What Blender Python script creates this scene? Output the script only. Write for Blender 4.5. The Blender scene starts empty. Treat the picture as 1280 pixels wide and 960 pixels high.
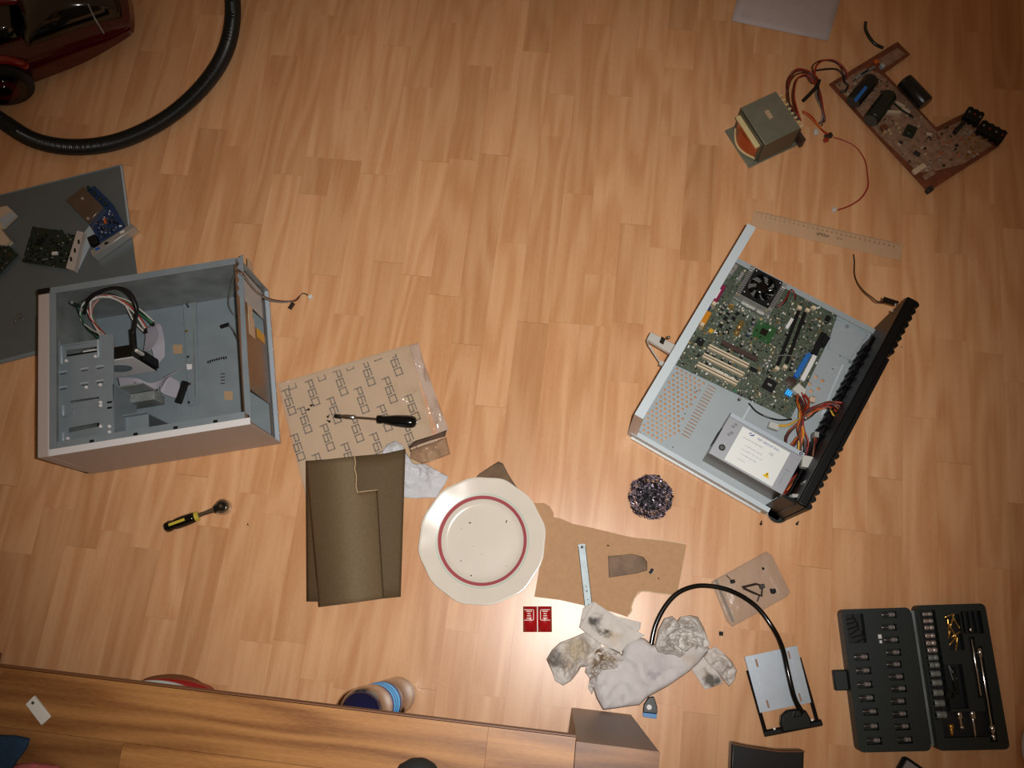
import bpy, bmesh, math, random
from mathutils import Vector, Matrix, noise
from math import sin, cos, pi, radians as RD
rnd = random.Random(7)
SC = bpy.context.scene
COL = SC.collection

# ------------------------------------------------------------------ camera
FPX = 1060.0          # focal length in pixels of the 1280 px wide frame
CAM_H = 1.65
_dn = Vector((60, 297, FPX)).normalized()          # straight down, in camera axes
_vp = Vector((480, -3880, FPX))                    # direction the floor boards run
_z = -_dn
_y = (_vp - _z * _vp.dot(_z)).normalized()
_x = _y.cross(_z)
ROT = Matrix((_x, _y, _z))                         # camera axes (right, down, forward) -> world
cam = bpy.data.cameras.new('camera')
cam.sensor_width = 36.0
cam.lens = 36.0 * FPX / 1280.0
cam.clip_start = 0.05
camo = bpy.data.objects.new('camera', cam)
COL.objects.link(camo)
cx, cy, cz = ROT @ Vector((1, 0, 0)), ROT @ Vector((0, -1, 0)), ROT @ Vector((0, 0, -1))
mw = Matrix((cx, cy, cz)).transposed().to_4x4()
mw.translation = (0, 0, CAM_H)
camo.matrix_world = mw
SC.camera = camo

# ------------------------------------------------------------------ world, lamps, exposure
w = bpy.data.worlds.new('room_glow')
SC.world = w
w.use_nodes = True
w.node_tree.nodes['Background'].inputs[0].default_value = (1.0, 0.56, 0.28, 1)
w.node_tree.nodes['Background'].inputs[1].default_value = 0.11
# the camera's built-in flash: a small lamp just beside the lens
fl = bpy.data.lights.new('camera_flash', 'SPOT')
fl.energy = 98.0
fl.color = (1.0, 0.97, 0.93)
fl.shadow_soft_size = 0.012
fl.spot_size = RD(80)
fl.spot_blend = 1.0
flo = bpy.data.objects.new('camera_flash', fl)
COL.objects.link(flo)
flo.location = (0.045, 0.02, CAM_H + 0.01)
aim = ROT @ Vector((-55, 50, FPX))
flo.rotation_euler = aim.to_track_quat('-Z', 'Y').to_euler()
SC.view_settings.view_transform = 'Standard'
SC.view_settings.look = 'None'
SC.view_settings.gamma = 1.0
SC.view_settings.use_curve_mapping = False
SC.view_settings.exposure = 0.0


def P(px, py, z=0.0):
    """world point at height z seen at pixel (px, py) of the 1280x960 frame"""
    r = ROT @ Vector((px - 640, py - 480, FPX))
    t = (CAM_H - z) / -r.z
    return Vector((r.x * t, r.y * t, z))


class Frame:
    def __init__(s, o, deg):
        s.o = Vector((o[0], o[1], 0)); s.a = RD(deg)
        s.c, s.s = cos(s.a), sin(s.a)
    def l(s, px, py, z=0.0):
        p = P(px, py, z) - s.o
        return Vector((p.x * s.c + p.y * s.s, -p.x * s.s + p.y * s.c, z))
    def ls(s, pts):
        return [s.l(*p) for p in pts]


# ------------------------------------------------------------------ materials
def lin(c):
    return tuple(((v / 255.0) / 12.92 if v <= 10 else ((v / 255.0 + 0.055) / 1.055) ** 2.4) for v in c)

MATS = {}
def mat(name, rgb, rough=0.5, metal=0.0, spec=0.5, var=0.0, vscale=30, bump=0.0, bscale=200, emit=None, estr=0, alpha=1, trans=0, coat=0, stretch=None, rvar=0.0):
    if name in MATS: return MATS[name]
    m = bpy.data.materials.new(name); m.use_nodes = True
    nt = m.node_tree; b = nt.nodes['Principled BSDF']
    c = lin(rgb)
    b.inputs['Base Color'].default_value = (*c, 1)
    b.inputs['Roughness'].default_value = rough
    b.inputs['Metallic'].default_value = metal
    b.inputs['Specular IOR Level'].default_value = spec
    b.inputs['Alpha'].default_value = alpha
    b.inputs['Transmission Weight'].default_value = trans
    b.inputs['Coat Weight'].default_value = coat
    if emit:
        b.inputs['Emission Color'].default_value = (*lin(emit), 1)
        b.inputs['Emission Strength'].default_value = estr
    tc = nt.nodes.new('ShaderNodeTexCoord')
    src = tc.outputs['Object']
    if stretch:
        mp = nt.nodes.new('ShaderNodeMapping'); mp.inputs['Scale'].default_value = stretch
        nt.links.new(src, mp.inputs[0]); src = mp.outputs[0]
    if var or rvar:
        n = nt.nodes.new('ShaderNodeTexNoise'); n.inputs['Scale'].default_value = vscale
        n.inputs['Detail'].default_value = 5
        nt.links.new(src, n.inputs['Vector'])
        if var:
            r = nt.nodes.new('ShaderNodeValToRGB')
            r.color_ramp.elements[0].position = 0.3; r.color_ramp.elements[1].position = 0.7
            r.color_ramp.elements[0].color = (*[v * (1 - var) for v in c], 1)
            r.color_ramp.elements[1].color = (*[min(1, v * (1 + var)) for v in c], 1)
            nt.links.new(n.outputs[0], r.inputs[0]); nt.links.new(r.outputs[0], b.inputs['Base Color'])
        if rvar:
            mr = nt.nodes.new('ShaderNodeMapRange')
            mr.inputs['To Min'].default_value = max(0.02, rough - rvar); mr.inputs['To Max'].default_value = rough + rvar
            nt.links.new(n.outputs[0], mr.inputs[0]); nt.links.new(mr.outputs[0], b.inputs['Roughness'])
    if bump:
        n2 = nt.nodes.new('ShaderNodeTexNoise'); n2.inputs['Scale'].default_value = bscale; n2.inputs['Detail'].default_value = 3
        nt.links.new(src, n2.inputs['Vector'])
        bp = nt.nodes.new('ShaderNodeBump'); bp.inputs['Strength'].default_value = bump; bp.inputs['Distance'].default_value = 0.002
        nt.links.new(n2.outputs[0], bp.inputs['Height']); nt.links.new(bp.outputs[0], b.inputs['Normal'])
    MATS[name] = m
    return m


def wood(name, light, dark, along='y', usecolor=True, ring=11.0, fibre=80.0, rough=0.34, contrast=1.0, coat=0.0, spec=0.5):
    m = bpy.data.materials.new(name); m.use_nodes = True; nt = m.node_tree; N = nt.nodes; L = nt.links
    b = N['Principled BSDF']; b.inputs['Roughness'].default_value = rough; b.inputs['Coat Weight'].default_value = coat
    b.inputs['Specular IOR Level'].default_value = spec
    tc = N.new('ShaderNodeTexCoord'); oi = N.new('ShaderNodeObjectInfo')
    sc = N.new('ShaderNodeVectorMath'); sc.operation = 'SCALE'; sc.inputs[0].default_value = (13.7, 29.3, 7.1)
    L.new(oi.outputs['Random'], sc.inputs['Scale'])
    ad = N.new('ShaderNodeVectorMath'); ad.operation = 'ADD'
    L.new(tc.outputs['Object'], ad.inputs[0]); L.new(sc.outputs[0], ad.inputs[1])
    def mapped(s):
        mp = N.new('ShaderNodeMapping')
        mp.inputs['Scale'].default_value = (s[0], s[1], 1) if along == 'y' else (s[1], s[0], 1)
        L.new(ad.outputs[0], mp.inputs[0]); return mp.outputs[0]
    n1 = N.new('ShaderNodeTexNoise'); n1.inputs['Scale'].default_value = 1; n1.inputs['Detail'].default_value = 1.5
    L.new(mapped((13, 1.7)), n1.inputs['Vector'])
    mul = N.new('ShaderNodeMath'); mul.operation = 'MULTIPLY'; mul.inputs[1].default_value = ring * 2 * pi / 3
    L.new(n1.outputs[0], mul.inputs[0])
    sn = N.new('ShaderNodeMath'); sn.operation = 'SINE'; L.new(mul.outputs[0], sn.inputs[0])
    n2 = N.new('ShaderNodeTexNoise'); n2.inputs['Scale'].default_value = 1; n2.inputs['Detail'].default_value = 4
    L.new(mapped((fibre * 2.2, 5)), n2.inputs['Vector'])
    n3 = N.new('ShaderNodeTexNoise'); n3.inputs['Scale'].default_value = 1; n3.inputs['Detail'].default_value = 2
    L.new(mapped((700, 90)), n3.inputs['Vector'])
    m1 = N.new('ShaderNodeMath'); m1.operation = 'MULTIPLY_ADD'; m1.inputs[1].default_value = 0.17 * contrast; m1.inputs[2].default_value = 0.5
    L.new(sn.outputs[0], m1.inputs[0])
    m2 = N.new('ShaderNodeMath'); m2.operation = 'MULTIPLY_ADD'; m2.inputs[1].default_value = 0.55 * contrast
    L.new(n2.outputs[0], m2.inputs[0]); L.new(m1.outputs[0], m2.inputs[2])
    m3 = N.new('ShaderNodeMath'); m3.operation = 'MULTIPLY_ADD'; m3.inputs[1].default_value = 0.4 * contrast
    L.new(n3.outputs[0], m3.inputs[0]); L.new(m2.outputs[0], m3.inputs[2])
    off = N.new('ShaderNodeMath'); off.operation = 'SUBTRACT'; off.inputs[1].default_value = 0.475 * contrast
    L.new(m3.outputs[0], off.inputs[0])
    rp = N.new('ShaderNodeValToRGB')
    rp.color_ramp.elements[0].position = 0.2; rp.color_ramp.elements[0].color = (*lin(dark), 1)
    rp.color_ramp.elements[1].position = 0.8; rp.color_ramp.elements[1].color = (*lin(light), 1)
    L.new(off.outputs[0], rp.inputs[0])
    out = rp.outputs[0]
    if usecolor:
        mx = N.new('ShaderNodeMix'); mx.data_type = 'RGBA'; mx.blend_type = 'MULTIPLY'; mx.inputs['Factor'].default_value = 1
        L.new(rp.outputs[0], mx.inputs[6]); L.new(oi.outputs['Color'], mx.inputs[7]); out = mx.outputs[2]
    L.new(out, b.inputs['Base Color'])
    bp = N.new('ShaderNodeBump'); bp.inputs['Strength'].default_value = 0.05; bp.inputs['Distance'].default_value = 0.0003
    L.new(n3.outputs[0], bp.inputs['Height']); L.new(bp.outputs[0], b.inputs['Normal'])
    MATS[name] = m
    return m


# ------------------------------------------------------------------ mesh helpers
class M:
    def __init__(s):
        s.v = []; s.f = []; s.m = []
    def add(s, vs, fs, m=0):
        o = len(s.v); s.v += [tuple(v) for v in vs]
        s.f += [tuple(i + o for i in f) for f in fs]; s.m += [m] * len(fs)
        return s
    def b(s, x0, x1, y0, y1, z0, z1, m=0):
        return s.add([(x0, y0, z0), (x1, y0, z0), (x1, y1, z0), (x0, y1, z0), (x0, y0, z1), (x1, y0, z1), (x1, y1, z1), (x0, y1, z1)],
                     [(3, 2, 1, 0), (4, 5, 6, 7), (0, 1, 5, 4), (1, 2, 6, 5), (2, 3, 7, 6), (3, 0, 4, 7)], m)
    def bc(s, x, y, z, sx, sy, sz, rz=0, m=0):
        """box centred at x,y with base z, turned by rz degrees"""
        c, q = cos(RD(rz)), sin(RD(rz)); vs = []
        for zz in (z, z + sz):
            for dx, dy in ((-1, -1), (1, -1), (1, 1), (-1, 1)):
                a, e = dx * sx / 2, dy * sy / 2
                vs.append((x + a * c - e * q, y + a * q + e * c, zz))
        return s.add(vs, [(3, 2, 1, 0), (4, 5, 6, 7), (0, 1, 5, 4), (1, 2, 6, 5), (2, 3, 7, 6), (3, 0, 4, 7)], m)
    def prism(s, poly, z0, z1, m=0):
        A = sum(poly[i][0] * poly[(i + 1) % len(poly)][1] - poly[(i + 1) % len(poly)][0] * poly[i][1] for i in range(len(poly)))
        if A < 0: poly = poly[::-1]
        n = len(poly)
        vs = [(p[0], p[1], z0) for p in poly] + [(p[0], p[1], z1) for p in poly]
        fs = [tuple(range(n - 1, -1, -1)), tuple(range(n, 2 * n))] + [(i, (i + 1) % n, n + (i + 1) % n, n + i) for i in range(n)]
        return s.add(vs, fs, m)
    def cyl(s, p0, p1, r, n=12, m=0, r2=None):
        return s.tube([p0, p1], r, n, m, radii=[r, r if r2 is None else r2])
    def tube(s, pts, r, n=8, m=0, radii=None, sq=1.0):
        pts = [Vector(p) for p in pts]; k = len(pts); vs = []
        t0 = (pts[1] - pts[0]).normalized()
        up = Vector((0, 0, 1)) if abs(t0.z) < 0.9 else Vector((1, 0, 0))
        a = t0.cross(up).normalized()
        for i, p in enumerate(pts):
            t = ((pts[min(i + 1, k - 1)] - pts[max(i - 1, 0)])).normalized()
            a = (a - t * a.dot(t)).normalized(); bb = t.cross(a)
            rr = radii[i] if radii else r
            for j in range(n):
                q = 2 * pi * j / n
                vs.append(p + a * (rr * cos(q)) + bb * (rr * sin(q) * sq))
        fs = [(i * n + j, i * n + (j + 1) % n, (i + 1) * n + (j + 1) % n, (i + 1) * n + j) for i in range(k - 1) for j in range(n)]
        fs += [tuple(range(n - 1, -1, -1)), tuple(range((k - 1) * n, k * n))]
        return s.add(vs, fs, m)
    def ribbon(s, pts, wds, th=0.0012, m=0):
        """flat strip; wds = width vector at every point"""
        k = len(pts); vs = []
        for i, p in enumerate(pts):
            p = Vector(p); wv = Vector(wds[i]) / 2
            t = (Vector(pts[min(i + 1, k - 1)]) - Vector(pts[max(i - 1, 0)])).normalized()
            nn = t.cross(wv).normalized() * th / 2
            vs += [p - wv - nn, p + wv - nn, p + wv + nn, p - wv + nn]
        fs = [(i * 4 + j, i * 4 + (j + 1) % 4, i * 4 + 4 + (j + 1) % 4, i * 4 + 4 + j) for i in range(k - 1) for j in range(4)]
        fs += [(3, 2, 1, 0), tuple(range(4 * k - 4, 4 * k))]
        return s.add(vs, fs, m)
    def lathe(s, prof, n=24, c=(0, 0), m=0, close=False, fr=None):
        vs = []; k = len(prof)
        for r, z in prof:
            for j in range(n):
                q = 2 * pi * j / n; f = fr(q, r) if fr else 1
                vs.append((c[0] + r * f * cos(q), c[1] + r * f * sin(q), z))
        fs = [(i * n + j, i * n + (j + 1) % n, (i + 1) * n + (j + 1) % n, (i + 1) * n + j) for i in range(k - 1) for j in range(n)]
        if close: fs += [((k - 1) * n + j, (k - 1) * n + (j + 1) % n, (j + 1) % n, j) for j in range(n)]
        else: fs += [tuple(range(n - 1, -1, -1)), tuple(range((k - 1) * n, k * n))]
        return s.add(vs, fs, m)
    def ball(s, c, r, n=10, m=0, sz=1.0):
        k = n // 2; pr = [(max(1e-5, r * sin(pi * i / k)), c[2] - r * sz * cos(pi * i / k)) for i in range(k + 1)]
        return s.lathe(pr, n, (c[0], c[1]), m)
    def build(s, name, mats, parent=None, loc=(0, 0, 0), rz=0.0, smooth=40, bevel=0.0, seg=1, stuff=False, label=None, solid=0.0, color=None):
        me = bpy.data.meshes.new(name); me.from_pydata(s.v, [], s.f)
        if not isinstance(mats, (list, tuple)): mats = [mats]
        for q in mats: me.materials.append(MATS[q] if isinstance(q, str) else q)
        if len(mats) > 1: me.polygons.foreach_set('material_index', s.m)
        if smooth:
            me.polygons.foreach_set('use_smooth', [True] * len(s.f)); me.update()
            me.set_sharp_from_angle(angle=RD(smooth))
        me.update()
        return link(name, me, parent, loc, rz, bevel, seg, stuff, label, solid, color)


def link(name, me, parent=None, loc=(0, 0, 0), rz=0.0, bevel=0.0, seg=1, stuff=False, label=None, solid=0.0, color=None):
    o = bpy.data.objects.new(name, me); COL.objects.link(o)
    o.location = loc; o.rotation_euler = (0, 0, rz)
    if parent: o.parent = parent
    if bevel:
        bv = o.modifiers.new('bevel', 'BEVEL'); bv.width = bevel; bv.segments = seg; bv.limit_method = 'ANGLE'; bv.angle_limit = RD(50)
    if solid:
        so = o.modifiers.new('thickness', 'SOLIDIFY'); so.thickness = solid; so.offset = -1
    if stuff: o['kind'] = 'stuff'
    if label: o['label'] = label
    if color: o.color = color
    return o


def thing(name, label, cat, loc=(0, 0, 0), rz=0.0, group=None):
    o = bpy.data.objects.new(name, None); COL.objects.link(o); o.empty_display_size = 0.02
    o.location = loc; o.rotation_euler = (0, 0, rz); o['label'] = label; o['category'] = cat
    if group: o['group'] = group
    return o


def tag(o, label, cat, group=None):
    o['label'] = label; o['category'] = cat
    if group: o['group'] = group
    return o


def fthing(name, label, cat, fr, group=None):
    return thing(name, label, cat, (fr.o.x, fr.o.y, 0), fr.a, group)


def cr(pts, n=8):
    """Catmull-Rom curve through points"""
    pts = [Vector(p) for p in pts]; q = [2 * pts[0] - pts[1]] + pts + [2 * pts[-1] - pts[-2]]; out = []
    for i in range(1, len(q) - 2):
        for j in range(n):
            t = j / n; a, b, c, d = q[i - 1], q[i], q[i + 1], q[i + 2]
            out.append(0.5 * ((2 * b) + (c - a) * t + (2 * a - 5 * b + 4 * c - d) * t * t + (3 * b - a - 3 * c + d) * t ** 3))
    out.append(pts[-1]); return out


def wpath(pts, n=8, fr=None):
    """pixel+height triples to a smooth world (or frame) curve"""
    return cr([fr.l(*p) if fr else P(*p) for p in pts], n)


_TX = {}
def text_mesh(s, size, th=0.0):
    k = (s, size, th)
    if k not in _TX:
        cu = bpy.data.curves.new('t', 'FONT'); cu.body = s; cu.size = size; cu.align_x = 'CENTER'; cu.align_y = 'CENTER'
        cu.extrude = th; cu.resolution_u = 2
        o = bpy.data.objects.new('t', cu); COL.objects.link(o)
        dg = bpy.context.evaluated_depsgraph_get(); dg.update()
        me = bpy.data.meshes.new_from_object(o.evaluated_get(dg))
        bpy.data.objects.remove(o); _TX[k] = me
    return _TX[k]


def text(name, s, size, material, parent, loc, rz=0.0, th=0.0001, label=None):
    me = text_mesh(s, size, th).copy(); me.materials.clear(); me.materials.append(MATS[material])
    return link(name, me, parent, loc, rz, label=label)


def centroid(pts):
    return sum((Vector(p) for p in pts), Vector()) / len(pts)


def inpoly(x, y, poly):
    c = False; j = len(poly) - 1
    for i in range(len(poly)):
        a, b = poly[i], poly[j]
        if (a[1] > y) != (b[1] > y) and x < (b[0] - a[0]) * (y - a[1]) / (b[1] - a[1]) + a[0]: c = not c
        j = i
    return c


def ring_sheet(outline, hf, rings=10, per=4, jag=0.0, cen=None):
    """a sheet whose rim follows outline (world xy); hf(x, y, t) gives its height, t = 1 at the rim"""
    c = Vector(cen) if cen else centroid([(p[0], p[1], 0) for p in outline])
    rim = []
    n = len(outline)
    for i in range(n):
        a = Vector((outline[i][0], outline[i][1], 0)); b = Vector((outline[(i + 1) % n][0], outline[(i + 1) % n][1], 0))
        for j in range(per):
            q = a.lerp(b, j / per)
            if jag and j: q += Vector((rnd.uniform(-jag, jag), rnd.uniform(-jag, jag), 0))
            rim.append(q)
    k = len(rim); mb = M(); vs = [(c.x, c.y, hf(c.x, c.y, 0))]; fs = []
    for r in range(1, rings + 1):
        t = r / rings
        for q in rim:
            p = c.lerp(q, t); vs.append((p.x, p.y, hf(p.x, p.y, t)))
    for j in range(k): fs.append((0, 1 + j, 1 + (j + 1) % k))
    for r in range(rings - 1):
        o = 1 + r * k
        for j in range(k): fs.append((o + j, o + k + j, o + k + (j + 1) % k, o + (j + 1) % k))
    A = sum(rim[i].x * rim[(i + 1) % k].y - rim[(i + 1) % k].x * rim[i].y for i in range(k))
    if A < 0: fs = [f[::-1] for f in fs]
    mb.add(vs, fs); return mb


def ridged(x, y, s, seed):
    v = noise.noise(Vector((x * s + seed, y * s - seed, seed * 0.7)))
    return 1 - min(1, abs(v) * 3.2)
# ------------------------------------------------------------------ floor of beech strips
wood('beech', (222, 174, 129), (192, 133, 86), usecolor=True, ring=17, fibre=60, rough=0.32, contrast=0.72, spec=0.55)
wood('beech_far', (200, 150, 112), (180, 124, 84), usecolor=False, ring=14, rough=0.34)
mat('joint', (128, 82, 54), 0.7)
SW = 0.0643; SX = 0.1724
fb = M().b(-3.4, 2.9, -2.6, 3.4, -0.03, -0.0022).build('floor', 'beech_far'); fb['kind'] = 'structure'
seams = [(405,19),(354,70),(274,19),(274,162),(224,219),(241,288),(355,218),(501,58),(522,109),(443,138),(401,197),(435,200),(391,243),(544,202),(316,280),(200,65),(304,184),
 (672,65),(700,118),(630,112),(619,194),(687,170),(722,242),(853,37),(847,86),(809,62),(772,120),(840,170),(878,181),(795,281),(747,31),
 (551,369),(581,430),(662,403),(747,344),(703,403),(741,407),(825,310),(612,508),(775,477),(775,403),(485,328),(404,344),
 (11,607),(94,683),(178,685),(262,658),(194,772),(353,801),(225,593),(134,663),(312,801),
 (1140,267),(1188,317),(1109,333),(1236,255),(1210,427),(1193,579),(1270,629),(1106,598),(1066,663),(1106,669),(1233,709),(1142,521),(1015,707),(969,790),(1007,708),(941,788),(863,890),(560,787),(545,863),(697,884),(1249,111),(1152,48)]
tones = [(548,90,-1.0),(580,90,-.5),(682,30,-1.0),(648,95,.4),(640,160,.3),(875,240,-.9),(258,225,-.9),(207,255,-.5),(532,245,.7),(512,150,.0),(240,180,.6),(530,190,-.2),(690,90,-.4),(730,80,-.3),(780,90,-.2),
 (370,190,-.5),(410,225,-.6),(360,245,.5),(450,170,.3),(540,350,-.4),(570,300,-.1),(600,450,-.1),(620,560,.5),(600,600,.2),(680,450,-.6),(650,340,.5),(715,450,.5),(760,400,.0),(760,300,.5),(775,440,-.2),(800,330,-.3),(830,360,.3),(790,520,.4),
 (170,710,-.6),(94,640,-.6),(110,720,.3),(262,700,-.6),(210,810,-.2),(190,810,.3),(15,700,-.5),(262,630,.6),(345,830,.3),(870,910,-.6),(1000,740,-.2),(1240,740,.3),(1266,700,-.9),(1250,60,-1.1),(1210,380,.1),(1150,400,.3),(1188,270,-.6),(1100,310,-.5),(870,60,-.2),(860,20,-.7),(830,130,.1),(1110,640,-.3),(1075,700,.2),(1190,520,-.2),(1136,560,.4),(560,830,.3),(545,890,-.1),(485,380,-.2),(790,230,.0),(430,40,-.2),(390,40,-.6),(380,130,-.2),(330,120,.1),(290,60,.1),(310,235,-.5),(1000,540,0)]
strips = {}
for px, py in seams:
    p = P(px, py); strips.setdefault(math.floor((p.x - SX) / SW), []).append(p.y)
marks = [(P(a, b), t) for a, b, t in tones]
pm = {}
nplank = 0
for k in range(-27, 13):
    x0 = SX + k * SW
    ys = sorted(strips.get(k, []))
    clean = []
    for y in ys:
        if not clean or y - clean[-1] > 0.05: clean.append(y)
    y = (-0.46 if k < 8 else -0.30) - rnd.random() * 0.2
    top = 1.34 + 0.11 * min(1, (k + 27) / 30.0)
    cuts = [y]; ci = 0
    while cuts[-1] < top:
        nxt = [c for c in clean if c > cuts[-1] + 0.04]
        step = rnd.choice((0.24, 0.32, 0.36, 0.42))
        if nxt and nxt[0] - cuts[-1] < 0.52: cuts.append(nxt[0])
        elif nxt and nxt[0] - cuts[-1] < 0.7: cuts.append((cuts[-1] + nxt[0]) / 2)
        else: cuts.append(cuts[-1] + step)
    prev = 0
    for a, b_ in zip(cuts[:-1], cuts[1:]):
        t = None
        for mk, tt in marks:
            if x0 < mk.x < x0 + SW and a < mk.y < b_: t = tt
        if t is None:
            t = rnd.uniform(-0.45, 0.45)
            if abs(t - prev) < 0.12: t += 0.2
        prev = t
        g = 0.00005
        L_ = round(b_ - a, 3)
        me = pm.get(L_)
        if me is None:
            mb = M().b(-SW / 2 + g, SW / 2 - g, g, L_ - g, -0.0022, 0.0)
            tmp = mb.build('plank', 'beech', smooth=0); me = tmp.data; pm[L_] = me; o = tmp
            o.parent = fb; o.location = (x0 + SW / 2, a, 0)
        else:
            o = link('plank', me, fb, (x0 + SW / 2, a, 0))
        f = 1.0 + (0.15 if t < 0 else 0.10) * t
        o.color = (f, f * (1 + 0.03 * t), f * (1 + 0.07 * t), 1)
        nplank += 1
print('planks', nplank)

# ------------------------------------------------------------------ bench with its end block
wood('oak', (170, 120, 70), (112, 68, 34), along='x', usecolor=True, ring=20, fibre=60, rough=0.38, contrast=0.95)
wood('walnut_side', (128, 88, 52), (88, 58, 32), along='x', usecolor=False, ring=12, fibre=50, rough=0.42)
mat('edge_dark', (110, 66, 34), 0.5)
BF = Frame(P(720, 921, 0.458).xy, math.degrees(math.atan2(*reversed((P(720, 921, 0.458) - P(0, 833, 0.458)).xy))))
bench = fthing('wooden_bench', 'low bench topped with brown wooden blocks along the bottom of the picture', 'bench', BF)
M().b(-1.25, 0, -0.46, -0.001, 0.438, 0.4555).build('seat_slab', 'edge_dark', bench, bevel=0.001)
M().b(-1.25, 0, -0.001, 0.0015, 0.438, 0.458).build('front_edge', 'edge_dark', bench)
rows = [(0.0, -0.0755, [(-1.25, -0.79, -0.6), (-0.79, -0.115, 0.0), (-0.115, 0.0, 0.25)]),
        (-0.0755, -0.151, [(-1.25, -0.60, -0.55), (-0.60, -0.335, 0.45), (-0.335, 0.0, 0.1)]),
        (-0.151, -0.227, [(-1.25, -0.71, -0.2), (-0.71, -0.2, 0.2), (-0.2, 0.0, -0.3)]),
        (-0.227, -0.303, [(-1.25, -0.5, 0.1), (-0.5, 0.0, -0.2)]), (-0.303, -0.379, [(-1.25, -0.8, 0.3), (-0.8, 0, 0)]), (-0.379, -0.455, [(-1.25, -0.4, 0), (-0.4, 0, 0.3)])]
for ya, yb, bl in rows:
    for xa, xb, t in bl:
        o = M().b(-(xb - xa) / 2 + 0.0002, (xb - xa) / 2 - 0.0002, yb + 0.0002, ya - 0.0002, 0.4555, 0.458).build('wood_block', 'oak', bench, loc=((xa + xb) / 2, 0, 0), smooth=0)
        f = 1 + 0.25 * t; o.color = (f, f, f * 0.98, 1)
e0 = BF.l(721, 927, 0.458); e1 = BF.l(825, 940, 0.458)
M().b(0.0008, e1.x, -0.46, e0.y, 0.0, 0.4562).build('end_block', 'walnut_side', bench, bevel=0.001)
M().b(0.0008, e1.x, -0.46, e0.y, 0.4562, 0.458).build('end_block_top', 'oak', bench, color=(0.62, 0.56, 0.52, 1))
M().b(-1.2, -1.09, -0.44, -0.03, 0, 0.438).build('end_leg', 'walnut_side', bench, bevel=0.001)
M().b(-1.09, 0.0008, -0.45, -0.43, 0.36, 0.438).build('rail', 'walnut_side', bench)

# white tag lying on the bench
mat('white_plastic', (205, 203, 195), 0.4)
mat('hole_dark', (60, 58, 52), 0.6)
t0 = P(47, 888, 0.462)
tg = thing('plastic_tag', 'small white rectangular tag with a hole lying on the wooden bench', 'tag', t0.xy.to_3d() + Vector((0, 0, 0.458)), RD(-38))
M().b(-0.019, 0.019, -0.008, 0.008, 0, 0.004).build('tag_body', 'white_plastic', tg, bevel=0.0008)
M().cyl((-0.0125, 0.001, 0.0035), (-0.0125, 0.001, 0.0043), 0.0022).build('tag_hole', 'hole_dark', tg)

# cloth corners and dark rounded cap at the bottom edge of the picture
mat('blue_cloth', (22, 52, 78), 0.9, bump=0.6, bscale=500, var=0.25, vscale=90)
mat('pink_cloth', (176, 92, 92), 0.9, bump=0.6, bscale=500, var=0.15, vscale=90)
def cloth(name, px, z, matn, label, amp=0.006, seed=3.0):
    pts = [P(a, b, z) for a, b in px]
    mb = ring_sheet(pts, lambda x, y, t: z + amp * noise.noise(Vector((x * 25 + seed, y * 25, 0))) * (1 - t * 0.6) + amp * 0.5 - (0.004 if t == 1 else 0), 10, 4)
    o = mb.build(name, matn, solid=0.003, smooth=80); tag(o, label, 'cloth'); return o
cloth('blue_cloth', [(-60, 916), (20, 919), (37, 923), (34, 935), (14, 962), (0, 1010), (-80, 1010)], 0.474, 'blue_cloth', 'dark blue fabric corner on the bench at the lower left')
cloth('pink_cloth', [(17, 955), (40, 953), (72, 957), (84, 985), (60, 1040), (12, 1040), (6, 1000)], 0.466, 'pink_cloth', 'pink fabric edge on the bench beside the blue cloth', seed=9.0)
mat('black_felt', (26, 28, 27), 0.85, bump=0.4, bscale=600)
c = P(526, 966, 0.47)
shoe = thing('black_slipper', 'rounded black felt toe at the bottom edge of the bench', 'slipper', (c.x, c.y, 0.458), RD(-98))
mb = M()
for i in range(9):
    t = i / 8
prof = [(0.0, .006), (0.004, .017), (0.014, .028), (0.03, .034), (0.06, .037), (0.1, .033), (0.15, .030), (0.20, .031), (0.235, .027), (0.25, .012)]
vs = []; fs = []; n = 16
for x, ww in prof:
    for j in range(n):
        a = 2 * pi * j / n
        vs.append((x - 0.018, ww * cos(a), max(0.0, 0.018 + (0.018 + (0.02 if 0.03 < x < 0.12 else 0.008)) * sin(a) * min(1, ww / 0.02))))
for i in range(len(prof) - 1):
    for j in range(n): fs.append((i * n + j, i * n + (j + 1) % n, (i + 1) * n + (j + 1) % n, (i + 1) * n + j))
fs += [tuple(range(n)), tuple(range(len(prof) * n - 1, (len(prof) - 1) * n - 1, -1))]
mb.add(vs, [f[::-1] for f in fs]); mb.build('slipper_upper', 'black_felt', shoe, smooth=70)
M().b(0.0, 0.22, -0.026, 0.026, 0.0, 0.005).build('slipper_sole', 'black_felt', shoe, bevel=0.002)
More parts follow.
